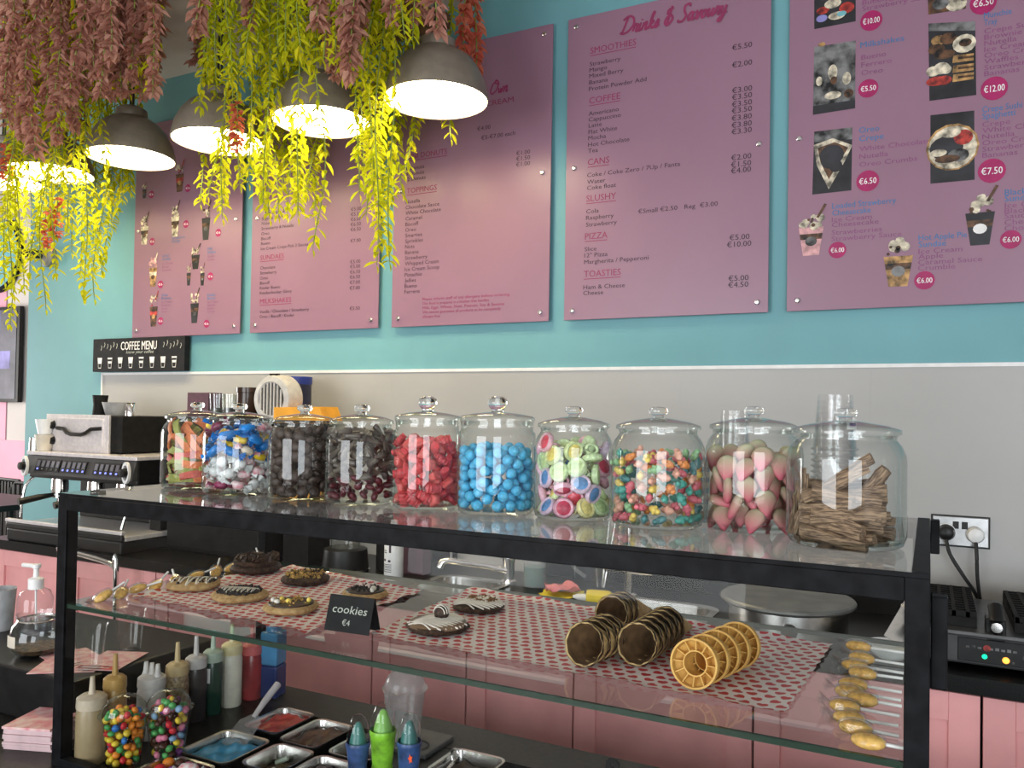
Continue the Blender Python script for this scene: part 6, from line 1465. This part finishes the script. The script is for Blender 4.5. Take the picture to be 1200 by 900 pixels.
o = thing('grey_cup', 'grey cup cut by the left edge beside the glass jar', 'cup', (-2.33, 1.40, BT+.0006)); MB().lathe([(0, 0), (.034, 0), (.042, .115), (.039, .115), (.031, .005), (0, .005)], 22).build('cup_body', mat('pale_grey_plastic', (.35, .36, .37), .4), o, smooth=40)
for k, (x_, y_, l) in enumerate(((-1.785, 1.29, 'clear plastic cup standing on the flyers by the post'), (-1.85, 1.45, 'clear plastic cup behind the one on the flyers'))):
    o = thing('clear_cup', l, 'plastic cup', (x_, y_, BT+.007 if k == 0 else BT+.001)); MB().lathe([(0, .001), (.026, 0), (.037, .10), (.039, .103)], 24).build('cup_wall', MT['plastic'], o, smooth=50)
# ================================================================ pendant lamps
lamps = [(511, 117), (377, 137), (256, 164), (153, 190), (60, 201), (3, 222)]
LZ = 2.68
ld = [('taupe dome pendant lamp furthest right, clear of the vines'), 'second dome pendant lamp from the right, a few leaves before its rim', 'third dome pendant lamp from the right, vines across its right half', 'taupe dome pendant lamp clear of leaves in the gap between the vine groups', 'dome pendant lamp second from the left edge among the vines', 'dome pendant lamp cut by the left edge of the photo']
proto = None; LPOS = []
for k, (px, py) in enumerate(lamps):
    p = at(px, py, Z=LZ); p[1] = 2.33; p[0] = at(px, py, Y=2.33)[0]; LPOS.append(p[0])
    if proto is None:
        o = proto = thing('pendant_lamp', ld[k], 'lamp', (p[0], 2.33, LZ), group='dome pendant lamps over the counter')
        R = .178
        out_p = [(R, 0), (R, .012), (R*.985, .03), (R*.93, .065), (R*.82, .105), (R*.66, .14), (R*.46, .165), (R*.34, .172)]
        MB().lathe(out_p, 48).build('shade', MT['shade'], o, smooth=60)
        MB().lathe([(r_-.002, z_) for r_, z_ in out_p[::-1]], 48).build('shade_lining', MT['shade_in'], o, smooth=60)
        MB().lathe([(R*.985, -.002), (R*1.01, 0), (R*1.01, .008), (R*.985, .008), (R*.985, -.002)], 48).build('rim', MT['shade'], o, smooth=60)
        MB().lathe([(R*.34, .170), (R*.36, .176), (R*.345, .205), (R*.25, .216), (.012, .222), (0, .222)], 32).build('socket_cover', MT['shade'], o, smooth=40)
        for dx in (-.009, .009): MB().tube([(dx, 0, .22), (dx, 0, CZ-LZ)], .0045, 6).build('cord', MT['cord'], o)
        MB().lathe([(0, CZ-LZ-.03), (.05, CZ-LZ-.03), (.05, CZ-LZ-.001), (0, CZ-LZ-.001)], 20).build('ceiling_rose', MT['shade'], o, smooth=40)
        MB().lathe([(0, .014), (R*.975, .016), (R*.975, .02), (0, .02)], 40).build('diffuser', MT['lamp'], o)
    else: dup(proto, (p[0], 2.33, LZ), None, ld[k])
# timber the vines hang from
pb = at(495, 6, Y=2.33)
bt = thing('hanging_beam', 'brown timber rail over the lamps from which the vines hang', 'beam', (0, 0, 0))
bz = 3.02
for y_ in (2.16, 2.50): MB().box(-2.0, pb[0], y_-.02, y_+.02, bz, bz+.05).build('timber', MT['timber'], bt, bevel=.002)
for x_ in (-1.95, pb[0]-.05): MB().box(x_-.02, x_+.02, 2.18, 2.48, bz+.005, bz+.045).build('cross_piece', MT['timber'], bt); 
for x_ in (-1.9, pb[0]-.06):
    for y_ in (2.16, 2.50): MB().tube([(x_, y_, bz+.05), (x_, y_, CZ)], .004, 6).build('hanger_rod', MT['steel'], bt)

# ================================================================ hanging vines
VR = random.Random(11)
def leaf_geo(mb, pos, dirv, nrm, L, W):
    d_ = dirv.normalized(); s_ = d_.cross(nrm).normalized(); n_ = s_.cross(d_)
    b_ = pos; t_ = pos+d_*L-n_*L*.12
    a1 = pos+d_*L*.35+s_*W*.5+n_*W*.18; a2 = pos+d_*L*.35-s_*W*.5+n_*W*.18
    c1_ = pos+d_*L*.7+s_*W*.36+n_*W*.08; c2_ = pos+d_*L*.7-s_*W*.36+n_*W*.08
    mb.add([b_, a1, c1_, t_, c2_, a2], [(0, 1, 2, 3), (0, 3, 4, 5)])
def vine(x, y, z0, z1, label, grp, kind='green', single=0, dens=1.0):
    o = thing('hanging_vine', label, 'artificial vine', (x, y, z0), group=grp)
    L = z0-z1; ph = [VR.uniform(0, 6) for _ in range(4)]; am = VR.uniform(.006, .018)
    f_ = lambda s_: Vector((am*math.sin(s_*9+ph[0])*min(1, s_*4)+VR.uniform(-.001, .001), am*math.sin(s_*8+ph[1])*min(1, s_*4), -s_))
    n = max(4, int(L/.035)); pts = [f_(L*i/n) for i in range(n+1)]
    MB().tube(pts, [.0022]*n+[.0012], 5, False).build('stem', MT['stem'], o)
    fo = MB(); bl_ = MB(); step = (.026 if kind == 'green' else .026)/dens; s_ = .02; leaves = []
    while s_ < L:
        p = pts[min(n, int(s_/L*n))].copy(); p.z = -s_
        a0 = VR.uniform(0, 6.28)
        for k in range(2):
            a = a0+k*PI+VR.uniform(-.4, .4); dn = VR.uniform(.15, 1.3)
            dv_ = Vector((math.cos(a), math.sin(a), -dn)); nv = Vector((-math.cos(a)*dn, -math.sin(a)*dn, -1))*-1
            if kind == 'green':
                leaves.append((p, dv_, nv, VR.uniform(.034, .054), VR.uniform(.0135, .020)))
            else:
                Lf = VR.uniform(.036, .062)
                for da, kk in ((-.75, .72), (0, 1), (.75, .72)):
                    d2 = Vector((math.cos(a+da), math.sin(a+da), -dn)); leaf_geo(fo, p, d2, nv, Lf*kk, Lf*.5)
        s_ += step*VR.uniform(.75, 1.3)
    if kind == 'green':
        cut = len(leaves)-single
        for k, (p, d_, nv, a, b) in enumerate(leaves):
            if k < cut: leaf_geo(fo, p, d_, nv, a, b)
            else:
                q = MB(); leaf_geo(q, Vector((0, 0, 0)), d_, nv, a, b); q.build('leaf', MT['leaf'], o, loc=p)
        # small tip leaves
        leaf_geo(fo, pts[-1], Vector((.2, .1, -1)), Vector((1, 0, .2)), .03, .010)
    if fo.v: stuff(fo.build('foliage', MT['leaf'] if kind == 'green' else MT['leaf_pink'] if kind == 'pink' else MT['blossom'], o))
    return o
ZT = bz+.0
def vp(px, py, y): return at(px, py, Y=y)
G1, G2 = 'green vines of the left vine group', 'green vines of the middle vine group'
solo = [  # tip pixel, depth, label: strands whose tips hang clear
 (49, 362, 2.12, 'green vine hanging longest just left of the wall camera'), (16, 381, 2.14, 'thin green vine at the left edge reaching the violet picture'), (98, 348, 2.10, 'left strand of the long green pair over the blue wall'), (115, 350, 2.12, 'right strand of the long green pair over the blue wall'),
 (260, 257, 2.08, 'green vine tip crossing the leftmost menu board'), (372, 292, 2.10, 'longest green vine over the second menu board'), (440, 310, 2.08, 'left strand of the long pair between the second and third boards'), (456, 309, 2.10, 'right strand of the long pair between the second and third boards'), (317, 257, 2.12, 'green vine ending in a leaf over the second board'), (347, 255, 2.09, 'green vine just right of the one ending over the second board')]
for px, py, y, l in solo:
    p = vp(px, py, y); vine(p[0], y, CZ-.001, p[2], l, G1 if px < 200 else G2, 'green', 16)
def nth(n): return '%d%s' % (n, 'th' if 10 < n % 100 < 14 else {1: 'st', 2: 'nd', 3: 'rd'}.get(n % 10, 'th'))
vL = [(3, 330), (8, 345), (22, 342), (30, 300), (40, 318), (55, 290), (62, 325), (70, 262), (80, 240), (88, 300), (93, 320), (106, 322), (112, 300), (122, 318), (130, 268), (137, 250), (143, 235), (152, 225), (158, 230), (14, 290), (48, 270), (100, 270), (125, 240), (75, 215), (35, 240), (18, 250), (84, 270), (118, 262), (2, 270), (66, 240)]
vM = [(237, 243), (246, 228), (254, 246), (266, 232), (278, 215), (288, 196), (293, 212), (303, 230), (311, 243), (323, 250), (330, 240), (337, 252), (343, 236), (352, 246), (356, 226), (364, 232), (371, 256), (379, 182), (417, 225), (424, 205), (430, 250), (437, 262), (446, 280), (452, 245), (462, 222), (471, 224), (480, 205), (487, 150), (426, 180), (300, 190), (320, 195), (345, 190), (245, 190), (440, 200), (308, 205), (334, 210), (349, 225), (434, 225), (448, 215), (458, 235)]
uL = [(x_, 60+(x_*37) % 120) for x_ in range(4, 176, 9)]              # shorter strands nearer the camera
uM = [(x_, 60+(x_*53) % 90) for x_ in range(234, 488, 10)]
for lst, l, g, near in ((vL, 'green leafy strand, its tip %s from the left in the left vine group', G1, 0), (vM, 'green leafy strand, its tip %s from the left in the middle vine group', G2, 0), (uL, 'short green strand near the ceiling, %s from the left in the left group', G1, 1), (uM, 'short green strand near the ceiling, %s from the left in the middle group', G2, 1)):
    for k, (px, py) in enumerate(sorted(lst)):
        y = VR.uniform(1.95, 2.12) if near else VR.uniform(2.08, 2.24) if k % 3 else VR.uniform(2.46, 2.58)
        # before the clear lamps only a few strands hang; the rest come down behind the shades
        if not near and (96 < px < 165 or 318 < px < 412 and k % 4 or px > 446 or 206 < px < 250 and k % 2): y = VR.uniform(2.53, 2.62)
        if near: py = min(py, 105 if 92 < px < 190 else 150 if px < 240 else 95 if px < 320 else 70 if px < 400 else 95 if px < 440 else 45)
        p = vp(px+VR.uniform(-2, 2), py+VR.uniform(-4, 4), y); vine(p[0], y, CZ-.001, p[2], l % nth(k+1), g, dens=1.25)
p = vp(526, 162, 2.52); vine(p[0], 2.52, CZ-.001, p[2], 'green vine hanging behind the rightmost lamp with its tip below the rim', G2)
# pink leaved strands, mostly above the lamps
pk = [(4, 150), (14, 172), (25, 160), (36, 178), (48, 150), (60, 172), (72, 165), (84, 150), (95, 160), (106, 140), (118, 150), (128, 135), (140, 120), (150, 118), (160, 130), (170, 125), (178, 110), (183, 95), (10, 120), (55, 120), (90, 120), (120, 110), (155, 90), (170, 70), (0, 100), (30, 130), (42, 110), (66, 130), (78, 100), (101, 110), (112, 90), (133, 100), (146, 80), (164, 100), (176, 60), (20, 80), (50, 80), (98, 70), (125, 60)]
pk2 = [(233, 75), (238, 40), (380, 40), (388, 62), (396, 50), (404, 78), (408, 88), (416, 60), (424, 40), (434, 28), (372, 30), (410, 52), (398, 92), (414, 74), (488, 14), (496, 22), (505, 34), (290, 24), (340, 20), (455, 28)]
for lst, l, g in ((pk, 'faded pink leafy strand, its tip %s from the left in the left vine group', 'pink strands of the left vine group'), (pk2, 'faded pink leafy strand, its tip %s from the left in the middle vine group', 'pink strands of the middle vine group')):
    for k, (px, py) in enumerate(sorted(lst)):
        y = VR.uniform(1.80, 2.15) if k % 3 else VR.uniform(2.2, 2.54); p = vp(px, py, y)
        if px > 100 and px < 190: p = vp(px, min(py, 112), y)
        if p[2] > CZ-.06: p[2] = CZ-.06
        vine(p[0], y, CZ-.001, p[2], l % nth(k+1), g, 'pink', dens=1.4)
for px, py, y, l in ((556, 84, 2.5, 'coral strand hanging alone right of the rightmost lamp'), (549, 60, 2.46, 'shorter coral strand beside the lone one right of the rightmost lamp')):
    p = vp(px, py, y); vine(p[0], y, CZ-.002, p[2], l, 'coral strands', 'coral')
for px, py, y, l in ((66, 278, 2.14, 'coral blossom strand hanging before the wall camera'), (56, 292, 2.18, 'coral blossom strand ending over the wall camera'), (6, 212, 2.1, 'coral blossom strand at the left edge of the photo'), (277, 175, 2.1, 'coral blossoms hanging across the lamp behind the middle vines')):
    p = vp(px, py, y); o = thing('blossom_strand', l, 'artificial blossom', (p[0], y, CZ-.001), group='coral blossom strands')
    Lb = CZ-.001-p[2]; MB().tube([(.005*math.sin(t*2), .004*math.cos(t*3), -Lb*t/8) for t in range(9)], .002, 5).build('stem', MT['stem'], o)
    f = MB()
    for k in range(26):
        zz = -Lb+.16*(k/26)+VR.uniform(0, .01); a = VR.uniform(0, 6.28)
        for da in (-.9, 0, .9): leaf_geo(f, Vector((.006*math.cos(a), .006*math.sin(a), zz)), Vector((math.cos(a+da), math.sin(a+da), VR.uniform(-.7, .3))), Vector((0, 0, 1)), .028, .018)
    stuff(f.build('blossoms', MT['blossom'], o))
